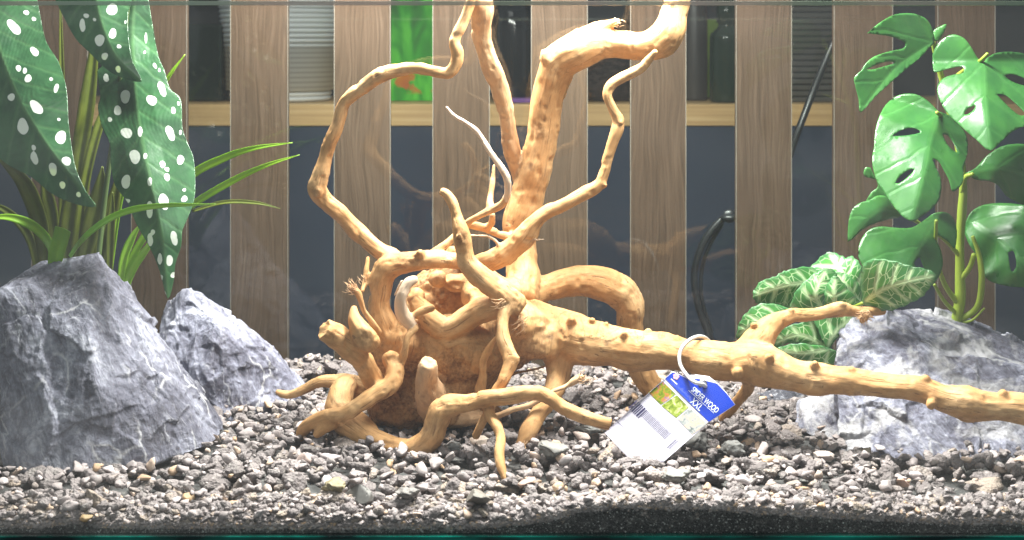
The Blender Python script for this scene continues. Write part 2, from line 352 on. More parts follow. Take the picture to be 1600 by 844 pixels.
# white ribbed pot
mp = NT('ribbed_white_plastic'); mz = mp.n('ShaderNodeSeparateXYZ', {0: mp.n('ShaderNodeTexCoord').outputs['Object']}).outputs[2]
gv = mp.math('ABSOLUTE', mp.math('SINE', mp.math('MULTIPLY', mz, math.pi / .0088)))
mp.bsdf(mp.ramp(gv, [(.0, (.30, .31, .32)), (.5, (.66, .68, .68))]), .35)  # shade in the grooves painted as grey lines between the ribs
pc = P(438, 155, 2.52); pz = shelf_top + .001
prof = [(0.0, 0.0), (.088, 0.0)]
zz = np.linspace(0, .27, 240)
for z in zz: prof.append((.090 + .11 * z + .0032 * abs(math.sin(z * math.pi / .0088)), float(z)))
prof += [(.116, .272), (.112, .272), (.1, .02), (0, .02)]
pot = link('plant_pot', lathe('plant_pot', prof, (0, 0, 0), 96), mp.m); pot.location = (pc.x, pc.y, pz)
tag(pot, 'white ribbed round pot on the shelf, behind the gap left of centre', 'pot')
# leaf picture board
mg = NT('leafy_print'); pp = mg.pos(); z = mg.n('ShaderNodeSeparateXYZ', {0: pp}).outputs[2]
g = mg.ramp(mg.noise(mg.mapping(pp, (26, 26, 10)), 1.0, 2, .5, .5), [(.36, (.005, .08, .003)), (.5, (.02, .36, .006)), (.64, (.10, .62, .03))])
orange = mg.math('MULTIPLY', mg.ramp(mg.noise(pp, 40, 2), [(.52, 0.0), (.6, .8)]), mg.ramp(z, [(.372, 0.0), (.378, 1.0), (.41, 1.0), (.425, 0.0)]))
mg.bsdf(mg.mix(orange, g, (.65, .12, .01)), .5)
gx0, gx1 = P(600, 0, 2.5).x, P(690, 0, 2.5).x
gp = box('picture_board', (gx0, 2.49 + CAMY, pz), (gx1, 2.50 + CAMY, .62), mg.m, None, .0006); tag(gp, 'bright green leafy picture board with orange flowers, standing on the shelf', 'picture')
def bottle(px, w, h, d, mat, lab, neck=True, cat='bottle', name='bottle'):
    r = w / 2; pr = [(0, 0), (r * .95, 0), (r, .004), (r * 1.02, h * .3), (r, h * .62), (r * .95, h * .66)]
    if neck: pr += [(r * .55, h * .72), (r * .5, h * .76), (r * .62, h * .77), (r * .62, h), (0, h)]
    else: pr += [(r * .95, h), (0, h)]
    o = link(name, lathe(name, pr, (0, 0, 0), 40), mat); c = P(px, 160, d); o.location = (c.x, c.y, pz); return tag(o, lab, cat)
dg = plain('dark_green_glass', (.012, .03, .015), .12); bk = plain('black_gloss', (.008, .01, .012), .1); gb = plain('grey_brown_plastic', (.06, .055, .05), .35)
bottle(1136, .062, .185, 2.45, dg, 'dark green bottle with a black cap on the shelf, right of centre')
bottle(1086, .045, .24, 2.52, gb, 'tall grey-brown tube standing on the shelf beside the dark green bottle', False, 'tube', 'tall_tube')
gl = box('green_box', (P(1096, 0, 2.6).x, 2.60 + CAMY, pz + .001), (P(1128, 0, 2.6).x, 2.64 + CAMY, pz + .15), plain('lime_card', (.25, .42, .03), .5), None, .002); tag(gl, 'lime green carton on the shelf between the tube and the dark bottle', 'carton')
og = link('orange_cap_jar', lathe('orange_cap_jar', [(0, 0), (.03, 0), (.03, .17), (.026, .175), (.026, .2), (.022, .235), (0, .24)], (0, 0, 0), 32), plain('orange_plastic', (.5, .09, .02), .4)); og.location = (P(1146, 0, 2.62).x, 2.62 + CAMY, pz); tag(og, 'orange container standing behind the dark green bottle on the shelf', 'jar')
bottle(800, .075, .21, 2.50, bk, 'black glossy jar on the shelf behind the gap at centre', False, 'jar', 'dark_jar')
pu = box('purple_booklet', (P(790, 0, 2.42).x, 2.42 + CAMY, pz), (P(835, 0, 2.42).x, 2.48 + CAMY, pz + .007), plain('purple_card', (.16, .06, .30), .5), None, .001); tag(pu, 'thin purple booklet lying on the shelf in front of the black jar', 'booklet')
bb = NT('dark_wicker'); bb.bsdf(bb.ramp(bb.noise(bb.mapping(bb.pos(), (90, 90, 200)), 1.0, 3), [(.4, (.008, .006, .006)), (.7, (.06, .04, .035))]), .6)
bsk = link('dark_basket', lathe('dark_basket', [(0, 0), (.055, 0), (.062, .01), (.07, .13), (.074, .14), (.07, .145), (.06, .02), (0, .02)], (0, 0, 0), 40), bb.m); bsk.location = (P(948, 0, 2.52).x, 2.52 + CAMY, pz + .0); tag(bsk, 'dark brown basket on the shelf under the big branch', 'basket')
jg = box('dark_planter', (P(285, 0, 2.5).x, 2.47 + CAMY, pz), (P(352, 0, 2.5).x, 2.57 + CAMY, pz + .14), plain('dark_teal_ceramic', (.012, .022, .018), .2), None, .006); tag(jg, 'dark green square planter on the shelf left of the white ribbed pot', 'planter')
ts = empty('tray_stack', (P(1272, 0, 2.5).x, 2.5 + CAMY, pz), 'stack of thin grey trays on the shelf behind the black cable', 'trays')
tm = plain('tray_plastic', (.10, .095, .085), .22)
for k in range(18):
    t = box('tray', (-.05 - .002 * (k % 3), -.05, k * .0108), (.05 - .003 * (k % 2), .05, k * .0108 + .0085), tm, ts, .002); t.location = (0, 0, 0)
# black cable behind the slats
cc = catmull([(1305, 60, 1.99), (1290, 95, 1.99), (1268, 150, 1.99), (1247, 205, 1.98), (1225, 262, 1.975), (1190, 315, 1.97), (1150, 333, 1.965), (1126, 345, 1.965), (1100, 378, 1.965), (1085, 425, 1.965), (1090, 475, 1.965), (1106, 520, 1.965), (1125, 570, 1.97), (1135, 640, 1.98)], 12)
ce = empty('power_cable', P(1110, 400, 1.965), 'black cable looping down behind the slats beside the suction clip', 'cable')
link('cable', closed_tube('cable', [P(*q) for q in cc], [.0052] * len(cc), 10), M['black'], ce)
cc2 = catmull([(1128, 350, 1.975), (1108, 385, 1.975), (1096, 425, 1.975), (1097, 470, 1.975), (1112, 520, 1.975)], 10)
link('cable', closed_tube('cable', [P(*q) for q in cc2], [.003] * len(cc2), 8), M['black'], ce)
bm = bmesh.new(); bmesh.ops.create_uvsphere(bm, u_segments=20, v_segments=10, radius=.010)
for v in bm.verts: v.co = Vector((v.co.x, v.co.y * .5, v.co.z))
bmesh.ops.create_cone(bm, cap_ends=True, segments=16, radius1=.014, radius2=.009, depth=.006)
for v in bm.verts: v.co += P(1140, 338, 1.955)
me = bpy.data.meshes.new('suction_clip'); bm.to_mesh(me); bm.free(); link('suction_clip', me, M['black'], ce)

# ------------------------------------------------------------------ soil bed and gravel
def ico(sub):
    bm = bmesh.new(); bmesh.ops.create_icosphere(bm, subdivisions=sub, radius=1)
    V = np.array([v.co[:] for v in bm.verts]); Fc = np.array([[v.index for v in f.verts] for f in bm.faces]); bm.free(); return V, Fc
def stone_shape(V, seed, lava):
    r = np.random.default_rng(seed); p = V * (1 + (.28 if lava else .12) * fbm(V * 1.3 + seed, seed, 2)[:, None])
    for _ in range(10 if lava else 14):
        n = r.normal(size=3); n /= np.linalg.norm(n); h = r.uniform(.45, .8) if lava else r.uniform(.3, .7)
        dd = np.maximum(0, p @ n - h); p = p - n * dd[:, None]
    if lava: p = p * (1 + .20 * fbm(V * 3.5 + seed, seed + 5, 2)[:, None] - .14 * np.abs(vnoise(V * 7 + seed, seed + 8))[:, None])
    return p * r.uniform((.8, .6, .5), (1.15, 1.0, .85))
def scatter(name, pos, size, tones, subs, lava, mat, label, cat, nvar=14, flat=.75):
    Vb, Fb = ico(subs); var = [stone_shape(Vb, 100 + k, lava) for k in range(nvar)]
    n = len(pos); r = np.random.default_rng(len(pos)); q = r.normal(size=(n, 4)); q /= np.linalg.norm(q, axis=1)[:, None]
    w_, x, y, z_ = q.T
    Rm = np.stack([1 - 2 * (y * y + z_ * z_), 2 * (x * y - z_ * w_), 2 * (x * z_ + y * w_), 2 * (x * y + z_ * w_), 1 - 2 * (x * x + z_ * z_), 2 * (y * z_ - x * w_), 2 * (x * z_ - y * w_), 2 * (y * z_ + x * w_), 1 - 2 * (x * x + y * y)], -1).reshape(n, 3, 3)
    vi = r.integers(0, nvar, n); A = np.array(var)[vi] * size[:, None, None]
    A = np.einsum('nij,nvj->nvi', Rm, A) ; A[:, :, 2] *= flat
    A += pos[:, None, :]
    push = np.maximum(0, YF + .0067 - A[:, :, 1].min(1)); A[:, :, 1] += push[:, None]      # stones lie against the glass
    A[:, :, 1] = np.minimum(A[:, :, 1], YB - .0005); A[:, :, 2] = np.maximum(A[:, :, 2], .0003)
    nv = len(Vb); Fa = (Fb[None] + np.arange(n)[:, None, None] * nv).reshape(-1, 3)
    me = np_mesh(name, A.reshape(-1, 3), Fa); attr(me, 'tone', np.repeat(tones, nv))
    o = link(name, me, mat, None, smooth=lava); tag(o, label, cat, kind='stuff'); return o
def zg(x, y):
    p = np.stack([x * 9, y * 9, 0 * x], -1)
    lump = np.exp(-((x + .27) ** 2 / .003 + (y - .24) ** 2 / .002)) * .018
    t = np.clip((y - YF - .007) / .055, 0, 1); t = t * (2 - t); low = sub_top(x) + .004
    return low + (.026 + .005 * vnoise(p, 3) + .003 * vnoise(p * 3, 4) + lump - low) * t
def sub_top(x):      # top of the dark soil layer where it meets the front glass
    return np.interp(x * F / 1.30 + 800, [-500, 60, 110, 160, 500, 760, 830, 900, 960, 1100, 1300, 1500, 2000], [.003, .003, .008, .003, .002, .003, .007, .017, .022, .0215, .013, .007, .006])
gx, gy = np.meshgrid(np.linspace(-XW, XW, 260), np.linspace(YF + .0100, YB - .001, 90))
hz = np.minimum(zg(gx.ravel(), gy.ravel()) - .008, sub_top(gx.ravel()) + (gy.ravel() - YF) * .25)
hz = np.maximum(hz, .0008); Vt = np.stack([gx.ravel(), gy.ravel(), hz], -1)
nx = 260; ii, jj = np.meshgrid(np.arange(259), np.arange(89)); a = (jj * nx + ii).ravel(); Fq = np.stack([a, a + 1, a + nx + 1, a + nx], -1)
base = len(Vt); sk = Vt[:nx].copy(); sk[:, 2] = .0002; Vt = np.vstack([Vt, sk]); k = np.arange(nx - 1); Fq = np.vstack([Fq, np.stack([k, base + k, base + k + 1, k + 1], -1)])
me = np_mesh('soil_bed', Vt, Fq); attr(me, 'tone', np.where(Vt[:, 1] > YF + .018, .6, .25)); sb = link('soil_bed', me, M['grain']); tag(sb, kind='structure')
r = np.random.default_rng(5)
n = 15000; x = r.uniform(-.5, .5, n); h = sub_top(x); z = r.uniform(0, 1, n) * (h + .001); y = YF + .0068 + r.uniform(0, .0025, n)
n2 = 4000; x2 = r.uniform(.02, .6, n2); y2 = YF + .007 + r.uniform(0, .05, n2); z2 = zg(x2, y2) - .006
scatter('soil_grains', np.stack([np.r_[x, x2], np.r_[y, y2], np.r_[z, z2]], -1), r.uniform(.0009, .0019, n + n2), r.uniform(0, 1, n + n2) ** 1.3, 1, False, M['grain'], 'fine black soil grains showing under the gravel along the front glass', 'soil', 6, 1)
def jit(nx_, ny_, jitter, y0=YF + .008, y1=YB - .006, x0=-XW + .01, x1=XW - .01):
    a, b = np.meshgrid(np.linspace(x0, x1, nx_), np.linspace(y0, y1, ny_)); a = a.ravel() + r.normal(size=a.size) * jitter; b = b.ravel() + r.normal(size=b.size) * jitter
    return np.clip(a, x0, x1), np.clip(b, y0, y1)
x, y = jit(54, 21, .009); s = r.uniform(.010, .020, len(x)) * (1 + .35 * (r.random(len(x)) < .10)); z = zg(x, y) - .004 + r.uniform(-.3, .45, len(x)) * s
scatter('lava_gravel', np.stack([x, y, z], -1), s, r.random(len(x)), 3, True, M['lava'], 'rough grey lava gravel spread over the tank floor', 'gravel', 18)
x, y = jit(84, 32, .009); s = r.uniform(.0055, .012, len(x)); z = zg(x, y) + .001 + r.uniform(-.2, .9, len(x)) * .006
scatter('small_gravel', np.stack([x, y, z], -1), s, r.random(len(x)) * .95, 2, True, M['lava'], 'small broken grey gravel filling the gaps between the lava lumps', 'gravel', 14)
x, y = jit(86, 38, .010); s = .0035 + .010 * r.random(len(x)) ** 2.0; z = zg(x, y) + .003 + r.uniform(-.2, .9, len(x)) * .007
scatter('pale_chips', np.stack([x, y, z], -1), s, r.random(len(x)), 2, False, M['chip'], 'pale cream and pinkish stone chips strewn among the grey gravel', 'gravel', 16)
# the bank that slopes down to the front glass
n = 2600; x = r.uniform(-.55, .55, n); y = YF + .009 + r.uniform(0, .028, n); s = r.uniform(.0035, .0105, n); z = zg(x, y) + r.uniform(-.3, .5, n) * s
scatter('lava_gravel_bank', np.stack([x, y, z], -1), s, .35 + .65 * r.random(n), 3, True, M['lava'], 'grey gravel lumps on the bank sloping down to the front glass', 'gravel', 14)
n = 1800; x = r.uniform(-.55, .55, n); y = YF + .009 + r.uniform(0, .03, n); s = r.uniform(.002, .0075, n); z = zg(x, y) + .002 + r.uniform(-.2, .8, n) * s
scatter('pale_chips_bank', np.stack([x, y, z], -1), s, r.random(n), 2, False, M['chip'], 'pale stone chips on the bank sloping down to the front glass', 'gravel', 14)
# layers pressed against the front glass
n = 1500; x = r.uniform(-.52, .52, n); h0 = sub_top(x) + .003; top = zg(x, np.full(n, YF)) + .004; s = r.uniform(.003, .010, n); s *= np.where(x < .02, .75, 1.0); z = h0 + r.random(n) * np.maximum(top - h0 - .003, .001); y = YF + .0066 + s * .55
scatter('lava_gravel_at_glass', np.stack([x, y, z], -1), s, .4 + .6 * r.random(n), 3, True, M['lava'], 'grey gravel lumps pressed against the front glass', 'gravel', 14)
n = 1900; x = r.uniform(-.52, .52, n); h0 = sub_top(x) + .002; top = zg(x, np.full(n, YF)) + .003; s = r.uniform(.002, .0075, n); z = h0 + r.random(n) ** 1.5 * np.maximum(top - h0, .002); y = YF + .0066 + s * .4
scatter('pale_chips_at_glass', np.stack([x, y, z], -1), s, r.random(n), 2, False, M['chip'], 'pale stone chips pressed against the front glass', 'gravel', 12)
# single stones that stand out
def single(px, py, rad, col, sub, seed, lava, label, flat=.8, sy=1.0, rot=0.0, rough=.6):
    d = (ZC - .030 + .018 * min(1, max(0, (py - 740) / 80))) * F / (py - HY + rad * .5); Vb, Fb = ico(sub)
    p = stone_shape(Vb, seed, lava); p /= np.abs(p[:, 0]).max(); p = p * np.array([rad * d / F, rad * sy * d / F, rad * flat * d / F])
    c, s_ = math.cos(rot), math.sin(rot); p = np.stack([p[:, 0] * c - p[:, 2] * s_, p[:, 1], p[:, 0] * s_ + p[:, 2] * c], -1)
    me = np_mesh('pebble', p, Fb); attr(me, 'tone', np.zeros(len(p)))
    mt = NT('pebble_stone'); pos = mt.pos(); nn = mt.noise(pos, 260, 5, .65)
    cc_ = mt.mix(mt.ramp(nn, [(.35, .55), (.6, 0.0)]), col, tuple(c_ * .6 for c_ in col)); mt.bsdf(cc_, rough, mt.bump(nn, .6, .0012 if lava else .0004))
    o = link('pebble', me, mt.m, None, True); o.location = P(px, py, d); tag(o, label, 'pebble')
single(752, 688, 18, (.66, .55, .47), 4, 3, False, 'smooth pale pinkish pebble beside the thin root at centre', 1.05, rot=.2)
single(520, 716, 20, (.44, .38, .385), 3, 12, False, 'pale lilac angular stone under the front left root', .55)
single(475, 718, 12, (.55, .42, .38), 3, 22, False, 'pointed pink-brown chip left of the pale lilac stone', 1.3, rot=.3)
single(522, 764, 20, (.27, .22, .13), 4, 5, True, 'mustard-tinted stone in front of the driftwood, left of centre', .9)
single(566, 768, 25, (.19, .18, .17), 4, 15, False, 'large smooth grey stone beside the mustard-tinted one', .85)
single(636, 772, 22, (.20, .18, .17), 4, 8, True, 'grey-brown lump at the front, below the thick front root', .75)
single(744, 776, 24, (.21, .19, .165), 4, 31, False, 'rounded grey-brown flat stone against the front glass at centre', .7)
single(298, 777, 13, (.50, .33, .18), 3, 14, False, 'orange-tan triangular chip in the left foreground gravel', 1.2, rot=.3)
single(133, 808, 12, (.48, .34, .18), 3, 24, False, 'small ochre stone low on the front glass at left', .8)
single(822, 752, 16, (.48, .33, .27), 3, 16, False, 'slanting reddish-brown splinter of stone below the thin root tip', .5, rot=.5)
single(1082, 692, 28, (.13, .125, .12), 4, 9, True, 'dark rounded lava lump right of the price tag', .8)
single(1140, 700, 24, (.17, .165, .16), 4, 19, True, 'dark pitted lava lump, second to the right of the price tag', .7)
single(1158, 762, 15, (.52, .47, .43), 3, 26, False, 'cream rounded stone in the right foreground', .9)
single(1412, 757, 13, (.50, .30, .22), 3, 17, False, 'brick-pink flat stone in front of the right rock', .7)
single(1290, 712, 17, (.50, .42, .38), 3, 27, False, 'pinkish chip at the left foot of the right rock', .7)
single(1355, 705, 14, (.44, .36, .27), 3, 37, False, 'tan stone leaning on the front of the right rock', .9)
single(920, 672, 24, (.24, .235, .225), 4, 10, True, 'grey lava lump under the tip of the low front branch', .8)
single(862, 702, 27, (.25, .24, .225), 4, 29, True, 'large grey pitted lava lump right of the splintered root foot', .7)
single(1055, 742, 24, (.27, .26, .24), 4, 39, True, 'wide grey lava lump just below the price tag', .6)
single(712, 700, 20, (.23, .225, .22), 4, 49, True, 'grey lava lump left of the pale pinkish pebble', .6)

# ------------------------------------------------------------------ big rocks
def facet(V, seed, n, amp, sig):
    """overlapping chipped planes, joined by short rounded steps"""
    r = np.random.default_rng(seed); lo, hi = V.min(0), V.max(0); C = r.uniform(lo, hi, (n, 3)); G = r.normal(size=(n, 3)) * amp
    out = np.empty(len(V)); w_ = V + .010 * np.stack([vnoise(V * 40 + k, seed + k) for k in range(3)], -1); sc3 = np.array([1, 1, .55])
    for i in range(0, len(V), 8000):
        p = w_[i:i + 8000]; d2 = (p * p * sc3).sum(1)[:, None] + (C * C * sc3).sum(1)[None] - 2 * (p * sc3) @ C.T
        k = np.argpartition(d2, 4, axis=1)[:, :4]; dk = np.take_along_axis(d2, k, 1); wt = np.exp(-(dk - dk.min(1)[:, None]) / sig); wt /= wt.sum(1)[:, None]
        val = ((p[:, None, :] - C[k]) * G[k]).sum(-1); out[i:i + 8000] = (wt * val).sum(1)
    return out
def rock(hulls, mat, label, seed, vox=.0019, name='rock', k=1.0):
    bm = bmesh.new()
    for pts in hulls:
        b2 = bmesh.new(); vs = [b2.verts.new(P(*p)) for p in pts]; res = bmesh.ops.convex_hull(b2, input=vs)
        bmesh.ops.delete(b2, geom=[v for v in b2.verts if not v.link_faces], context='VERTS')
        bmesh.ops.recalc_face_normals(b2, faces=b2.faces)
        t = bpy.data.meshes.new('t'); b2.to_mesh(t); b2.free(); bm.from_mesh(t); bpy.data.meshes.remove(t)
    t = bpy.data.meshes.new('t'); bm.to_mesh(t); bm.free(); o = bpy.data.objects.new('t', t); COL.objects.link(o)
    md = o.modifiers.new('r', 'REMESH'); md.mode = 'VOXEL'; md.voxel_size = vox
    dg_ = bpy.context.evaluated_depsgraph_get(); me = bpy.data.meshes.new_from_object(o.evaluated_get(dg_)); bpy.data.objects.remove(o)
    V, N = arrs(me)
    disp = k * (facet(V, seed, 34, .075, .00002) + facet(V, seed + 1, 300, .105, .000004) + .0015 * fbm(V * 14, seed, 3))
    # sharp bedding ridges
    rp = V @ np.array([[.8, .1, .5], [0, 1, 0], [-.5, .2, .85]]) * np.array([60, 60, 18]); disp += k * .0014 * (1 - 2 * np.abs(vnoise(rp, seed + 9))) * (vnoise(V * 14, seed + 3) * .5 + .5)
    disp += .0008 * (1 - 2 * np.abs(vnoise(V * 150, seed + 11)))
    disp -= .0005
    V2 = V + N * disp[:, None]; me.vertices.foreach_set('co', V2.astype(np.float32).ravel()); me.update()
    c = V2.mean(0); c[2] = V2[:, 2].min(); V2 = V2 - c; me.vertices.foreach_set('co', V2.astype(np.float32).ravel())
    me.name = name; me.materials.clear(); o = link(name, me, mat); o.location = c.tolist(); tag(o, label, 'rock'); return o
rock([[(158, 390, 1.55), (128, 398, 1.57), (66, 408, 1.57), (0, 450, 1.55), (-40, 480, 1.54), (0, 460, 1.495), (128, 446, 1.50), (150, 405, 1.535), (-35, 540, 1.50), (-10, 640, 1.46), (8, 735, 1.42), (45, 742, 1.405), (125, 742, 1.405), (232, 726, 1.43), (326, 700, 1.475), (352, 672, 1.54),
       (195, 458, 1.58), (236, 520, 1.60), (300, 606, 1.60), (342, 650, 1.58), (138, 520, 1.455), (150, 600, 1.425), (205, 560, 1.50), (100, 450, 1.65), (195, 560, 1.68), (0, 500, 1.66), (290, 640, 1.66), (0, 640, 1.66)]], M['rock_a'], 'largest dark grey slate rock in the left corner, with a sharp slanting ridge', 11, k=.55)
rock([[(262, 470, 1.72), (288, 455, 1.70), (314, 457, 1.70), (345, 478, 1.69), (372, 492, 1.70), (420, 540, 1.72), (455, 578, 1.72), (488, 616, 1.70), (484, 632, 1.685), (440, 648, 1.66), (360, 668, 1.615), (250, 545, 1.66), (247, 512, 1.70), (318, 580, 1.615), (345, 515, 1.64), (330, 530, 1.80), (440, 600, 1.79), (265, 520, 1.79), (250, 650, 1.64)]], M['rock_b'], 'smaller pointed grey slate rock leaning behind the largest left rock', 23, k=.75)
rock([[(1313, 522, 1.60), (1332, 502, 1.60), (1385, 484, 1.60), (1430, 480, 1.62), (1500, 494, 1.64), (1560, 517, 1.65), (1620, 542, 1.66), (1700, 575, 1.66), (1304, 570, 1.54), (1310, 710, 1.475), (1370, 720, 1.46), (1450, 722, 1.452), (1560, 718, 1.46), (1700, 718, 1.47), (1355, 560, 1.53), (1450, 545, 1.53), (1570, 565, 1.53), (1700, 595, 1.53), (1440, 520, 1.75), (1700, 600, 1.76), (1320, 600, 1.72), (1320, 660, 1.6)],
      [(1248, 668, 1.57), (1250, 628, 1.58), (1292, 610, 1.57), (1330, 600, 1.56), (1315, 696, 1.50), (1300, 690, 1.52), (1262, 680, 1.54), (1330, 650, 1.64), (1262, 640, 1.64)]], M['rock_c'], 'broad pale grey rock with white patches at the right, behind the long branch', 37, k=.75)
rock([[(1150, 650, 1.66), (1168, 622, 1.67), (1200, 610, 1.68), (1240, 606, 1.68), (1262, 630, 1.66), (1250, 668, 1.62), (1180, 668, 1.62), (1200, 640, 1.75), (1250, 640, 1.75)]], M['rock_d'], 'low dark mossy-looking rock behind the gravel, left of the pale right rock', 51, .003)

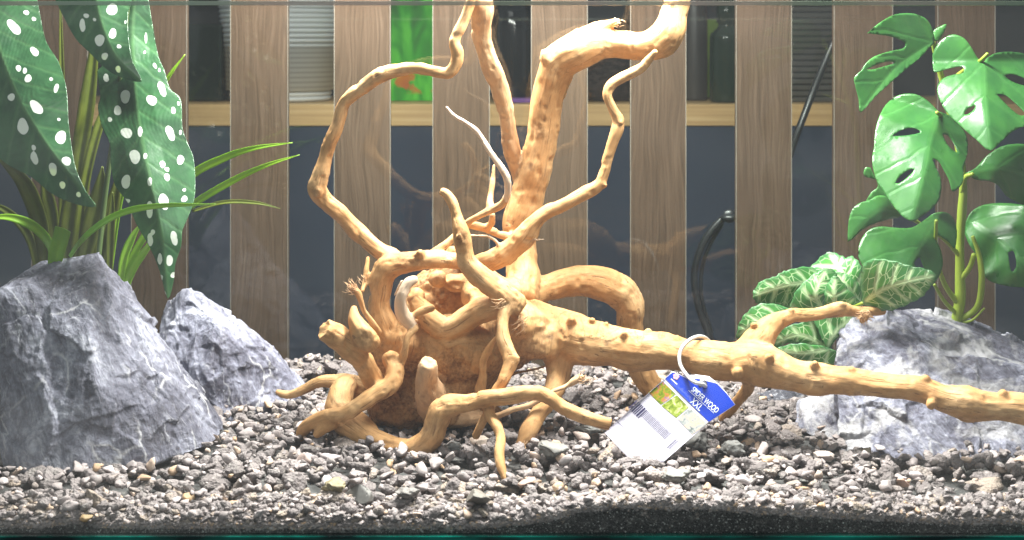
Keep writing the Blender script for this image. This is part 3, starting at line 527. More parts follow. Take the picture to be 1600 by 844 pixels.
# ------------------------------------------------------------------ driftwood
# each branch: (kind, pale, [(px, py, radius px, depth m)...])
BR = [
 ('branch', 0, [(618, 405, 13, 1.565), (588, 388, 13, 1.575), (560, 362, 14, 1.58), (530, 335, 14, 1.575), (505, 313, 15, 1.57), (495, 294, 16, 1.565), (500, 272, 13, 1.565), (511, 240, 12, 1.565), (520, 210, 12, 1.56), (530, 185, 12, 1.56), (541, 160, 12, 1.56), (565, 138, 12, 1.555), (590, 122, 12, 1.55), (620, 112, 11, 1.55), (650, 107, 9, 1.545), (680, 113, 9, 1.54), (700, 115, 10, 1.54), (712, 100, 10, 1.54), (714, 80, 10, 1.54), (710, 62, 9, 1.54), (722, 38, 9, 1.54), (732, 15, 9, 1.54), (744, -20, 9, 1.54)]),
 ('branch', .2, [(752, -25, 19, 1.57), (752, 20, 17, 1.57), (752, 55, 16, 1.58), (762, 90, 16, 1.59), (776, 125, 14, 1.60), (787, 160, 13, 1.61), (793, 195, 12, 1.62), (797, 225, 13, 1.63), (804, 250, 15, 1.64), (812, 275, 14, 1.65), (822, 302, 14, 1.66)]),
 ('trunk', 0, [(812, 470, 34, 1.60), (818, 435, 27, 1.62), (817, 405, 26, 1.635), (814, 375, 24, 1.64), (812, 350, 27, 1.64), (822, 318, 27, 1.64), (833, 279, 27, 1.635), (842, 240, 26, 1.63), (850, 200, 25, 1.625), (856, 160, 26, 1.62), (863, 125, 28, 1.615), (872, 98, 30, 1.61), (894, 84, 30, 1.605), (922, 72, 30, 1.60), (945, 68, 26, 1.60), (970, 70, 22, 1.595), (1000, 72, 22, 1.59), (1026, 66, 26, 1.585), (1044, 50, 26, 1.58), (1053, 22, 21, 1.58), (1066, -25, 21, 1.58)]),
 ('stub', 0, [(915, 60, 18, 1.60), (935, 46, 15, 1.598), (952, 38, 9, 1.595), (967, 33, 5, 1.59)]),
 ('knot', 0, [(858, 92, 15, 1.60), (853, 84, 11, 1.597), (858, 78, 5, 1.595)]),
 ('branch', 0, [(738, 418, 15, 1.575), (765, 408, 16, 1.565), (795, 393, 18, 1.56), (820, 370, 18, 1.555), (838, 345, 15, 1.55), (857, 330, 12, 1.55), (885, 318, 11, 1.55), (912, 304, 11, 1.55), (935, 290, 11, 1.55), (944, 270, 9, 1.55), (950, 245, 9, 1.55), (960, 215, 9, 1.55), (966, 190, 10, 1.55), (957, 170, 8, 1.55), (949, 148, 8, 1.55), (956, 132, 9, 1.55), (975, 120, 9, 1.55), (1000, 108, 8, 1.545), (1013, 95, 7, 1.54), (1025, 80, 5, 1.535)]),
 ('branch', 0, [(735, 408, 14, 1.56), (700, 406, 13, 1.555), (680, 405, 15, 1.55), (655, 407, 17, 1.55), (630, 409, 19, 1.55), (607, 416, 20, 1.55), (597, 432, 19, 1.55), (594, 455, 17, 1.55), (592, 480, 17, 1.55), (598, 508, 22, 1.55), (610, 540, 28, 1.555)]),
 ('branch', 0, [(688, 299, 6, 1.52), (697, 303, 8, 1.518), (706, 317, 9, 1.515), (713, 338, 9, 1.51), (718, 356, 12, 1.505), (722, 374, 14, 1.505), (725, 392, 13, 1.505), (729, 410, 15, 1.505), (740, 424, 17, 1.505), (755, 436, 17, 1.505), (772, 448, 17, 1.505), (790, 462, 20, 1.505), (806, 478, 22, 1.51)]),
 ('twig', .9, [(697, 166, 3, 1.56), (710, 181, 4, 1.555), (728, 192, 4.5, 1.55), (745, 205, 5, 1.545), (757, 222, 4.5, 1.54), (768, 240, 5, 1.535), (782, 260, 5.5, 1.535), (792, 280, 6, 1.535), (793, 302, 6, 1.54), (790, 312, 6, 1.545)]),
 ('twig', 0, [(791, 308, 6, 1.545), (786, 318, 7, 1.547), (775, 325, 7, 1.55), (755, 334, 6.5, 1.555), (735, 345, 6, 1.56), (720, 360, 6, 1.565), (705, 374, 6, 1.565), (690, 386, 6, 1.56), (675, 396, 6, 1.56)]),
 ('twig', .1, [(772, 258, 3, 1.58), (770, 285, 4.5, 1.575), (767, 305, 5, 1.57), (765, 318, 7, 1.56), (768, 328, 7, 1.555)]),
 ('twig', .1, [(770, 335, 5, 1.58), (768, 350, 6, 1.59), (760, 358, 6, 1.60), (775, 362, 5, 1.61)]),
 ('twig', .1, [(722, 350, 6, 1.57), (742, 353, 7, 1.58), (759, 357, 6, 1.60), (776, 364, 6, 1.61), (800, 370, 7, 1.62)]),
 ('twig', .7, [(730, 369, 2.2, 1.54), (745, 368, 2.2, 1.545), (761, 369, 2.2, 1.55), (774, 376, 3, 1.555), (782, 388, 3, 1.56)]),
 ('twig', .8, [(820, 377, 2, 1.55), (836, 376, 1.8, 1.545), (846, 374, 1.8, 1.54), (854, 376, 1.5, 1.54)]),
 ('branch', 0, [(828, 462, 26, 1.62), (850, 453, 22, 1.63), (887, 442, 23, 1.635), (920, 440, 25, 1.64), (950, 446, 26, 1.64), (972, 460, 27, 1.645), (984, 480, 23, 1.645), (984, 500, 21, 1.65), (988, 530, 21, 1.655), (996, 560, 21, 1.66), (1008, 590, 20, 1.665), (1024, 612, 19, 1.67), (1042, 640, 15, 1.68)]),
 ('branch', 0, [(825, 505, 36, 1.56), (870, 517, 38, 1.555), (920, 535, 37, 1.54), (960, 542, 33, 1.53), (1000, 547, 31, 1.52), (1030, 548, 29, 1.515), (1052, 551, 26, 1.51), (1078, 556, 27, 1.505), (1100, 561, 31, 1.50), (1140, 566, 30, 1.495), (1175, 566, 33, 1.49), (1205, 576, 31, 1.485), (1240, 585, 25, 1.475), (1280, 591, 26, 1.465), (1300, 592, 22, 1.46), (1330, 595, 21, 1.45), (1384, 602, 18, 1.435), (1437, 609, 21, 1.425), (1480, 624, 22, 1.415), (1516, 631, 28, 1.41), (1545, 635, 23, 1.405), (1600, 638, 25, 1.40), (1680, 646, 24, 1.39), (1740, 650, 20, 1.385)]),
 ('branch', 0, [(1165, 556, 26, 1.50), (1187, 530, 23, 1.505), (1202, 512, 18, 1.51), (1222, 499, 13, 1.515), (1240, 493, 12, 1.52), (1260, 493, 10, 1.525), (1285, 490, 10, 1.53), (1312, 484, 13, 1.54), (1330, 487, 10, 1.545), (1352, 487, 9, 1.55), (1380, 486, 7, 1.56)]),
 ('bark_tuft', 0, [(1350, 488, 8, 1.545), (1352, 496, 7, 1.54), (1345, 503, 4, 1.54)]),
 ('branch', 0, [(800, 470, 17, 1.505), (788, 490, 11, 1.495), (785, 512, 10, 1.485), (787, 530, 11, 1.48), (794, 548, 11, 1.475), (798, 562, 12, 1.47), (792, 578, 10, 1.465), (785, 594, 10, 1.46), (775, 612, 10, 1.46), (766, 632, 10, 1.455), (765, 648, 9, 1.445), (775, 664, 9, 1.43), (782, 683, 8, 1.42), (780, 707, 8, 1.405), (783, 728, 8, 1.395), (790, 750, 5, 1.385)]),
 ('knot', 0, [(800, 560, 10, 1.468), (812, 563, 6, 1.465)]),
 ('branch', 0, [(764, 645, 8, 1.45), (752, 662, 7, 1.455), (742, 682, 7, 1.465)]),
 ('twig', 0, [(780, 524, 5, 1.49), (772, 532, 4, 1.495), (764, 546, 6, 1.50), (755, 565, 6, 1.50), (754, 586, 7, 1.505), (750, 610, 9, 1.51)]),
 ('branch', 0, [(432, 612, 5, 1.56), (442, 616, 7, 1.56), (456, 616, 7, 1.56), (477, 607, 8, 1.555), (499, 597, 9, 1.55), (518, 596, 11, 1.55), (539, 598, 14, 1.55), (565, 608, 20, 1.555), (600, 615, 26, 1.56)]),
 ('branch', 0, [(545, 598, 14, 1.545), (533, 615, 20, 1.53), (529, 640, 23, 1.515), (545, 660, 25, 1.505), (569, 677, 23, 1.495), (592, 690, 17, 1.485), (618, 698, 15, 1.475), (642, 701, 16, 1.465), (661, 696, 19, 1.46), (676, 679, 20, 1.455), (684, 658, 21, 1.455), (692, 640, 19, 1.455), (712, 632, 16, 1.45), (735, 629, 14, 1.45), (760, 622, 13, 1.445), (793, 619, 13, 1.44), (821, 614, 13, 1.435), (842, 614, 12, 1.435), (859, 622, 12, 1.43), (873, 633, 12, 1.43), (892, 643, 12, 1.425), (911, 650, 11, 1.425), (932, 657, 10, 1.42), (954, 663, 9.5, 1.42)]),
 ('branch', 0, [(612, 560, 14, 1.51), (619, 580, 15, 1.50), (608, 601, 14, 1.49), (584, 617, 14, 1.485), (558, 634, 13, 1.48), (536, 647, 12, 1.48), (514, 650, 12, 1.485), (495, 657, 12, 1.49), (476, 669, 11, 1.50), (468, 684, 9, 1.505)]),
 ('stub', 0, [(520, 660, 12, 1.49), (503, 672, 9, 1.485), (494, 681, 7, 1.485)]),
 ('stub', 0, [(506, 512, 16, 1.46), (520, 521, 17, 1.465), (544, 540, 17, 1.475), (566, 566, 18, 1.49), (583, 592, 17, 1.505), (600, 612, 18, 1.52)]),
 ('stub', 0, [(554, 480, 5, 1.475), (554, 493, 9, 1.47), (560, 512, 15, 1.465), (570, 528, 18, 1.465), (580, 536, 15, 1.475)]),
 ('bark_strip', 0, [(546, 447, 3, 1.50), (558, 455, 6, 1.50), (563, 470, 5, 1.50), (569, 487, 5, 1.505), (582, 504, 5, 1.51), (592, 520, 6, 1.52)]),
 ('bark_strip', 0, [(575, 402, 3, 1.56), (573, 420, 4.5, 1.555), (571, 440, 5, 1.55), (566, 455, 4, 1.54)]),
 ('branch', .8, [(650, 436, 6, 1.50), (640, 440, 8, 1.498), (632, 452, 9, 1.495), (625, 468, 10, 1.495), (627, 485, 12, 1.50), (636, 500, 11, 1.505), (648, 512, 8, 1.51)]),
 ('twig', .8, [(628, 438, 2.4, 1.51), (622, 450, 2.6, 1.51), (616, 462, 2.6, 1.515)]),
 ('twig', 0, [(676, 482, 7, 1.51), (664, 485, 7, 1.508), (650, 491, 6, 1.508), (640, 500, 5, 1.51)]),
 ('twig', 0, [(650, 512, 6, 1.505), (637, 526, 6, 1.50), (633, 545, 6, 1.50), (628, 565, 8, 1.505)]),
 ('stub', .3, [(670, 566, 13, 1.475), (668, 576, 17, 1.48), (667, 594, 19, 1.49), (672, 612, 24, 1.50), (676, 635, 30, 1.52)]),
 ('ridge', 0, [(650, 474, 13, 1.545), (664, 488, 15, 1.535), (678, 504, 18, 1.53), (696, 514, 19, 1.528), (716, 508, 20, 1.525), (738, 494, 20, 1.522), (758, 484, 21, 1.52), (785, 478, 20, 1.52)]),
 ('branch', 0, [(872, 545, 28, 1.55), (874, 575, 20, 1.54), (870, 602, 17, 1.53), (858, 625, 15, 1.52), (845, 642, 13, 1.51), (832, 662, 13, 1.50), (821, 682, 13, 1.495), (812, 700, 10, 1.49)]),
 ('twig', .3, [(909, 589, 6, 1.505), (898, 595, 6, 1.505), (883, 604, 4, 1.505), (864, 611, 4, 1.50), (845, 624, 4.5, 1.50), (826, 634, 5, 1.50), (802, 640, 5, 1.50), (778, 650, 5, 1.505), (752, 655, 6, 1.515), (715, 662, 8, 1.53)]),
 ('twig', .3, [(852, 572, 2.5, 1.58), (830, 578, 3, 1.58), (809, 582, 3.2, 1.585), (790, 588, 4, 1.59), (760, 600, 6, 1.585)]),
 ('branch', 0, [(1168, 585, 14, 1.50), (1170, 604, 10, 1.52), (1158, 620, 9, 1.54), (1146, 634, 9, 1.56), (1133, 650, 8, 1.58), (1126, 664, 7, 1.59)]),
 ('branch', 0, [(705, 395, 14, 1.60), (740, 415, 12, 1.62), (775, 440, 14, 1.60), (800, 465, 20, 1.58)]),
]
for k in [(925, 499, 6, 1.53), (947, 505, 5, 1.527), (1012, 516, 7, 1.515), (1058, 527, 7, 1.505), (1152, 578, 9, 1.47), (1202, 556, 7, 1.465), (1273, 566, 7, 1.455), (1330, 576, 8, 1.445), (1445, 590, 9, 1.42), (1508, 607, 8, 1.41), (1567, 612, 9, 1.40), (1455, 628, 8, 1.405), (1178, 506, 6, 1.50), (1236, 484, 5, 1.515), (1314, 474, 6, 1.535), (945, 288, 4.5, 1.545), (969, 190, 4.5, 1.545), (497, 296, 8, 1.555), (655, 393, 8, 1.54), (702, 406, 6, 1.545), (1100, 556, 9, 1.487), (717, 368, 6, 1.49), (1040, 565, 5, 1.497), (893, 498, 7, 1.525), (975, 520, 6, 1.51)]:
    BR.append(('knot', 0, [(k[0], k[1] + k[2] * .6, k[2] * 1.1, k[3] + .002), (k[0] + 1, k[1] + k[2] * .1, k[2] * .75, k[3] - .002)]))
BLOBS = [(720, 548, 1.560, 88, 56, .050), (700, 610, 1.565, 78, 52, .050), (700, 478, 1.625, 78, 62, .03), (815, 502, 1.545, 42, 32, .035), (838, 528, 1.55, 48, 36, .035), (790, 530, 1.56, 52, 50, .035),
         (610, 560, 1.565, 40, 60, .035), (684, 436, 1.575, 15, 14, .012), (716, 442, 1.59, 25, 15, .015), (652, 466, 1.58, 14, 17, .012), (640, 540, 1.55, 45, 40, .03), (742, 460, 1.55, 24, 22, .022), (636, 632, 1.56, 60, 35, .04), (700, 640, 1.555, 75, 25, .04)]
allV = []; allQ = []; off = 0; SK = []; SKT = []; SKU = []; SKR = []; SKB = []; SKS = []
tris = []
for bi, (kind, pale, pts) in enumerate(BR):
    q = catmull(pts, 7); C = np.array([P(a_[0], a_[1], a_[3])[:] for a_ in q]); R = np.maximum(q[:, 2], 1.2) * q[:, 3] / F
    seg = np.linalg.norm(np.diff(C, axis=0), axis=1); S = np.r_[0, np.cumsum(seg)]
    # keep samples about evenly spaced, then knobbly variation
    ns = max(4, int(S[-1] / .003)); s2 = np.linspace(0, S[-1], ns); C = np.stack([np.interp(s2, S, C[:, k]) for k in range(3)], -1); R = np.interp(s2, S, R)
    if kind != 'knot':
        w3 = np.stack([s2 * 38, s2 * 0 + bi * 7.3, s2 * 0], -1); am = .5 if R.max() > .014 else 1.0; R = R * (1 + .10 * am * vnoise(w3, 5) + .045 * am * vnoise(w3 * 3, 6))
        C = C + np.stack([vnoise(w3 * .9 + 3 + k * 9, 8) for k in range(3)], -1) * R[:, None] * (.05 if R.max() > .014 else .16)
    V, Q, n_, m_ = tube_arrays(C, R, 14 if R.max() > .006 else 8, cut=(pts[0][0] in (506, 670, 688), pts[-1][0] in (954, 812, 1126)))
    allV.append(V); allQ += (Q + off).tolist(); allQ.append([off + k for k in range(n_)][::-1]); allQ.append([off + (m_ - 1) * n_ + k for k in range(n_)]); off += len(V)
    T = np.gradient(C, axis=0); T /= np.linalg.norm(T, axis=1)[:, None] + 1e-12
    for i in range(len(C)): SK.append(C[i]); SKT.append(T[i]); SKR.append(R[i]); SKB.append(bi); SKS.append(s2[i] + bi * 1.7)
NB = len(BR); uv_, uf_ = ico(4)
for k, (px, py, d, rx, ry, rz) in enumerate(BLOBS):
    c = np.array(P(px, py, d)[:]); lump = 1 + .12 * fbm(uv_ * 2 + k * 5, 40 + k, 3)
    V = c + uv_ * lump[:, None] * np.array([rx * d / F, rz, ry * d / F]); allV.append(V); allQ += (uf_ + off).tolist(); off += len(V)
    dirs = uv_[::14]
    for u_ in dirs: SK.append(c + u_ * np.array([rx * d / F, rz, ry * d / F]) * .72); SKT.append(np.array([.2, 0, 1.])); SKR.append(min(rx, ry) * .28 * d / F); SKB.append(NB); SKS.append(c[2] + u_[2] * .05)
SK = np.array(SK); SKT = np.array(SKT); SKR = np.array(SKR); SKB = np.array(SKB); SKS = np.array(SKS)
allV = np.vstack(allV)
t = bpy.data.meshes.new('t'); t.from_pydata(allV.tolist(), [], allQ); o = bpy.data.objects.new('t', t); COL.objects.link(o)
md = o.modifiers.new('r', 'REMESH'); md.mode = 'VOXEL'; md.voxel_size = .00165
md = o.modifiers.new('s', 'SMOOTH'); md.factor = .5; md.iterations = 5
me = bpy.data.meshes.new_from_object(o.evaluated_get(bpy.context.evaluated_depsgraph_get())); bpy.data.objects.remove(o)
V, N = arrs(me)
kd = kdtree.KDTree(len(SK))
for i, p in enumerate(SK): kd.insert(p, i)
kd.balance(); near = np.empty(len(V), int)
for i, p in enumerate(V):
    best = None
    for co, j, dist in kd.find_n(p, 8):
        e = dist - SKR[j] * (1.0 if SKB[j] != NB else 1.0)
        if best is None or e < best[0]: best = (e, j)
    near[i] = best[1]
rel = V - SK[near]; T = SKT[near]; along = (rel * T).sum(1); radial = rel - T * along[:, None]; s_along = SKS[near] + along
rn = np.linalg.norm(radial, axis=1)[:, None] + 1e-9
grain = np.stack([radial[:, 0] + radial[:, 1] * .5, radial[:, 2] + radial[:, 1] * .5, s_along], -1)
rad = SKR[near]
isk = np.array([b[0] == 'knot' for b in BR] + [False])[SKB[near]]; grain[isk] = grain[isk] * .3 + V[isk] * np.array([.5, .5, .5])
bid = SKB[near]; isblob = (bid == NB)
pale = np.array([b[1] for b in BR] + [0.0])[bid]
D = .0011 * fbm(grain * np.array([160, 160, 30]), 60, 3) * np.clip(rad / .01, .25, .8) * np.clip(1.6 - rad / .02, .3, 1) + .0013 * fbm(V * 38, 61, 3) * np.clip(rad / .015, .2, 1.2) - .0010 * np.clip(vnoise(V * 130, 63) - .35, 0, 1) * 3 * np.clip(rad / .01, .2, 1)
pxs = V[:, 0] * F / (V[:, 1] - CAMY) + 800; pys = HY + (ZC - V[:, 2]) * F / (V[:, 1] - CAMY)
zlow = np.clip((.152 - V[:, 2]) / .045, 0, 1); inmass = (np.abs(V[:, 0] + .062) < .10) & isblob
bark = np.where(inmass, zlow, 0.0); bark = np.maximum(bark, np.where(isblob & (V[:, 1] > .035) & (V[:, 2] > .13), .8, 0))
for px, py, d, rr, am in [(720, 370, 1.49, 15, 1.0), (636, 402, 1.54, 22, .8), (850, 446, 1.60, 16, .6), (573, 525, 1.45, 14, .6), (497, 294, 1.55, 14, .6), (520, 528, 1.455, 12, .5), (852, 690, 1.49, 10, .5), (742, 405, 1.55, 9, .6), (1350, 488, 1.54, 12, .7), (595, 408, 1.545, 12, .5), (812, 486, 1.50, 20, .45), (700, 640, 1.45, 12, .5), (690, 700, 1.45, 14, .6), (860, 95, 1.60, 14, .35), (842, 200, 1.61, 14, .3), (700, 470, 1.60, 40, .6)]:
    q_ = np.linalg.norm(V - np.array(P(px, py, d)[:]) + .003 * np.stack([vnoise(V * 130 + k_, 90 + k_) for k_ in range(3)], -1), axis=1) / (rr * d / F); bark = np.maximum(bark, am * np.clip(1.6 - q_ * 1.2, 0, 1))
bark = np.clip(bark + .35 * vnoise(V * 60, 77) * (bark > .05), 0, 1)
D += bark * (.0012 * fbm(V * 160, 71, 3) - .004 * np.clip(vnoise(V * 45, 72), 0, 1))
V2 = (V + N * D[:, None]).astype(np.float32); me.vertices.foreach_set('co', V2.ravel()); me.update()
_, N2 = arrs(me)
nf = len(me.polygons); fv = np.empty(nf * 4, np.int32); lt = np.empty(nf, np.int32); me.polygons.foreach_get('loop_total', lt)
assert (lt == 4).all(); me.loops.foreach_get('vertex_index', fv); fv = fv.reshape(-1, 4)
names = [b[0] for b in BR] + ['root_burl']
# small knots belong to the branch they sit on
host = np.arange(NB + 1)
for bi, b in enumerate(BR):
    if b[0] == 'knot':
        c = np.array(P(b[2][0][0], b[2][0][1], b[2][0][3])[:]); mask = np.array([BR[k][0] != 'knot' if k < NB else True for k in SKB])
        dd = np.linalg.norm(SK - c, axis=1) - SKR; dd[~mask] = 9; host[bi] = SKB[dd.argmin()]
fb = host[bid[fv[:, 0]]]
dwo = P(715, 660, 1.56); dw = empty('driftwood', dwo, 'large tangled tan spider-wood root with many twisting branches in the middle of the tank', 'driftwood')
for b in np.unique(fb):
    fs = fv[fb == b]
    if len(fs) < 6: continue
    ids, inv = np.unique(fs.ravel(), return_inverse=True)
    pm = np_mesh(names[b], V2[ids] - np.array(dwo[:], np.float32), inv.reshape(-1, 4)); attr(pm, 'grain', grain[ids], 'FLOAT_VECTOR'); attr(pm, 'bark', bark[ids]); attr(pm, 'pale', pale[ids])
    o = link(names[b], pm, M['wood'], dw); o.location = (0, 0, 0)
    pm.normals_split_custom_set_from_vertices(N2[ids].tolist())
    if b < NB and BR[b][1] >= .8: o['label'] = 'pale bleached thin piece'
bpy.data.meshes.remove(me)
# ragged fibres at the broken ends
def fibres(px, py, d, n, L, spread, ang, seed):
    r_ = random.Random(seed); bmx = []; offs = 0; VV = []; QQ = []
    for k in range(n):
        a_ = ang + r_.uniform(-spread, spread); l = L * r_.uniform(.4, 1); x0 = px + r_.uniform(-7, 7); y0 = py + r_.uniform(-7, 9); dd = d + r_.uniform(-.004, .004)
        pts = [(x0, y0, dd), (x0 + l * .5 * math.cos(a_), y0 + l * .5 * math.sin(a_), dd - .001), (x0 + l * math.cos(a_ + r_.uniform(-.5, .5)), y0 + l * math.sin(a_ + .2), dd + r_.uniform(-.003, .003))]
        V_, Q_, _, _ = tube_arrays([P(*p)[:] for p in catmull(pts, 4)], np.linspace(.0006, .0002, 9) * r_.uniform(.5, 1.2), 5); VV.append(V_); QQ.append(Q_ + offs); offs += len(V_)
    V_ = np.vstack(VV); pm = np_mesh('splinter_tuft', V_ - np.array(dwo[:]), np.vstack(QQ)); attr(pm, 'pale', np.full(len(V_), .3)); o = link('splinter_tuft', pm, M['wood'], dw); o.location = (0, 0, 0)
fibres(1350, 492, 1.537, 60, 13, 1.6, 1.6, 1); fibres(553, 452, 1.498, 40, 13, .8, 3.7, 2); fibres(905, 590, 1.50, 14, 14, .9, -.6, 3); fibres(570, 440, 1.55, 10, 14, .5, -1.9, 4); fibres(818, 500, 1.50, 14, 24, .6, 2.0, 5); fibres(785, 470, 1.49, 12, 20, .6, 2.6, 6)
fibres(817, 695, 1.482, 10, 14, .6, 1.9, 7); fibres(965, 34, 1.59, 8, 10, .7, 0.1, 8)

# ------------------------------------------------------------------ price tag
tg = empty('price_tag', P(1098, 598, 1.465), 'blue and white glossy hang tag on a white ring, reading SPIDER WOOD XXL', 'tag')
def T6(x, y): return 920 + x / 4.69, 560 + y / 4.69
def tagd(px, py):   # the card leans back: nearer at its foot
    return 1.462 - (py - 590) * .00030 + .004 * math.sin((px - 950) / 45.0)
def card(name, poly, mat, off, grid=6, parent=tg, conv=True):
    pts = [T6(*p) if conv else p for p in poly]
    xs = [p[0] for p in pts]; ys = [p[1] for p in pts]; extra = []
    gx_ = np.arange(min(xs), max(xs), grid)
    def inside(x, y):
        c = False
        for i in range(len(pts)):
            x1, y1 = pts[i]; x2, y2 = pts[i - 1]
            if (y1 > y) != (y2 > y) and x < (x2 - x1) * (y - y1) / (y2 - y1) + x1: c = not c
        return c
    allp = list(pts)
    for x in gx_:
        for y in np.arange(min(ys), max(ys), grid):
            if inside(x, y): allp.append((float(x), float(y)))
    n = len(pts); res = geometry.delaunay_2d_cdt([Vector(p) for p in allp], [(i, (i + 1) % n) for i in range(n)], [], 0, 1e-5)
    vs = [P(p.x, p.y, tagd(p.x, p.y) - off)[:] for p in res[0]]
    fs = [f for f in res[2] if inside(sum(res[0][k].x for k in f) / 3, sum(res[0][k].y for k in f) / 3)]
    me = bpy.data.meshes.new(name); me.from_pydata(vs, [], fs); o = link(name, me, mat, parent); return o
mw = plain('glossy_white_card', (.64, .61, .72), .12, .6); mblue = plain('blue_print', (.012, .045, .42), .15, .6); mtxt = plain('white_print', (.80, .84, .92), .3); mbar = plain('barcode_ink', (.03, .025, .09), .3)
c1 = card('card', [(615, 95), (690, 128), (790, 120), (880, 132), (940, 178), (1010, 252), (1075, 340), (880, 470), (530, 775), (330, 775), (115, 545)], mw, 0.0)
sd = c1.modifiers.new('thick', 'SOLIDIFY'); sd.thickness = .0005; sd.offset = 0
card('header_panel', [(618, 100), (690, 133), (720, 150), (800, 150), (880, 170), (940, 185), (1008, 255), (1070, 340), (880, 466), (558, 148)], mblue, .0005)
def photo(name, q, seed, cols):
    m_ = NT('photo_print'); vv = m_.pos(); nn = m_.noise(m_.mapping(vv, (1, 1, 1), (0, 0, 0), (seed, 0, 0)), 170, 4, .6, .8)
    m_.bsdf(m_.ramp(nn, cols), .15); return card(name, q, m_.m, .0005)
photo('photo_panel', [(545, 172), (638, 262), (528, 340), (437, 250)], 1, [(.3, (.05, .10, .01)), (.5, (.20, .25, .02)), (.6, (.45, .16, .04)), (.7, (.10, .15, .3))])
photo('photo_panel', [(645, 270), (733, 358), (640, 436), (532, 346)], 2, [(.3, (.06, .13, .01)), (.5, (.30, .36, .05)), (.68, (.6, .6, .4))])
photo('photo_panel', [(740, 365), (868, 478), (760, 560), (648, 442)], 3, [(.3, (.12, .14, .14)), (.45, (.4, .42, .42)), (.6, (.6, .42, .32)), (.7, (.6, .65, .68))])
# bar code
rb = random.Random(4); bmx = []
def strip(x0, y0, L, wd, V, Fc, u=(.72, .69), v_=(-.70, .64), ht=95):
    p = [(x0 + u[0] * L, y0 + u[1] * L), (x0 + u[0] * (L + wd), y0 + u[1] * (L + wd))]
    q = [p[0], p[1], (p[1][0] + v_[0] * ht, p[1][1] + v_[1] * ht), (p[0][0] + v_[0] * ht, p[0][1] + v_[1] * ht)]
    b = len(V)
    for a_ in q: px, py = T6(*a_); V.append(P(px, py, tagd(px, py) - .0007)[:])
    Fc.append((b, b + 1, b + 2, b + 3))
V = []; Fc = []; L = 0
while L < 355:
    wd = rb.choice([7, 9, 13]) if L < 110 else 3; strip(352, 306, L, wd, V, Fc, ht=92 if L < 110 else 70); L += wd + rb.choice([7, 9])
me = bpy.data.meshes.new('barcode'); me.from_pydata(V, [], Fc); link('barcode', me, mbar, tg, False)
V = []; Fc = []
for k in range(4): strip(170 + k * 10, 425 + k * 9, 10 + k * 3, 60 + 12 * (k % 2), V, Fc, ht=2)
strip(640, 592, 0, 5, V, Fc, ht=95); strip(655, 600, 0, 3, V, Fc, ht=95)
me = bpy.data.meshes.new('small_print'); me.from_pydata(V, [], Fc); tag(link('small_print', me, mbar, tg, False), kind='stuff')
def text(body, x0, y0, hgt, name, width, u=(.745, .667)):
    cu = bpy.data.curves.new('t', 'FONT'); cu.body = body; cu.size = 1.0; cu.offset = .004; ob = bpy.data.objects.new('t', cu); COL.objects.link(ob)
    me = bpy.data.meshes.new_from_object(ob.evaluated_get(bpy.context.evaluated_depsgraph_get())); bpy.data.objects.remove(ob)
    V_ = np.array([v.co[:] for v in me.vertices]); wx = V_[:, 0].max(); vdir = (u[1], -u[0])
    for v in me.vertices:
        a_ = v.co.x / wx * width; b_ = v.co.y * hgt; px, py = T6(x0 + u[0] * a_ + vdir[0] * b_, y0 + u[1] * a_ + vdir[1] * b_); v.co = P(px, py, tagd(px, py) - .0008)
    me.name = name; link(name, me, mtxt, tg, False)
text('SPIDER WOOD', 745, 236, 60, 'lettering', 250); text('XXL', 738, 322, 72, 'lettering', 98)
V = []; Fc = []; strip(732, 234, 0, 250, V, Fc, u=(.745, .667), ht=3); strip(606, 148, 0, 60, V, Fc, u=(.745, .667), ht=8)
me = bpy.data.meshes.new('underline'); me.from_pydata(V, [], Fc); link('underline', me, mtxt, tg, False)
V = []; Fc = []
for k in range(5):
    a0 = k * 2 * math.pi / 5; cx, cy = 640 + 13 * math.cos(a0), 132 + 13 * math.sin(a0); b = len(V)
    for j in range(10): px, py = T6(cx + 11 * math.cos(j * .628), cy + 11 * math.sin(j * .628)); V.append(P(px, py, tagd(px, py) - .0009)[:])
    Fc.append(tuple(range(b, b + 10)))
me = bpy.data.meshes.new('emblem'); me.from_pydata(V, [], Fc); link('emblem', me, plain('pink_print', (.75, .35, .42), .3), tg, False)
# ring round the branch, eyelet in the card
rp = [(1098, 600, 1.452), (1085, 597, 1.452), (1072, 585, 1.462), (1063, 570, 1.470), (1062, 553, 1.476), (1070, 538, 1.482), (1086, 527, 1.492), (1102, 528, 1.51), (1115, 545, 1.535), (1122, 575, 1.54), (1118, 598, 1.52), (1110, 606, 1.48), (1103, 604, 1.458), (1098, 600, 1.452)]
rc = catmull(rp, 8); me = closed_tube('ring', [P(*p) for p in rc], [.0021] * len(rc), 10)
link('ring', me, plain('milky_plastic', (.82, .80, .78), .25, .5, **{'Transmission Weight': .3}), tg)
bm = bmesh.new(); me = bpy.data.meshes.new('eyelet'); a = np.linspace(0, 2 * math.pi, 25)[:-1]
ce_ = P(1098, 600, 1.4575); pts = [ce_ + Vector((math.cos(k) * .0038, 0, math.sin(k) * .0034)) for k in a]; pts.append(pts[0])
link('eyelet', closed_tube('eyelet', pts, [.0011] * len(pts), 8), plain('eyelet_metal', (.35, .35, .36), .25, **{'Metallic': 1.0}), tg)

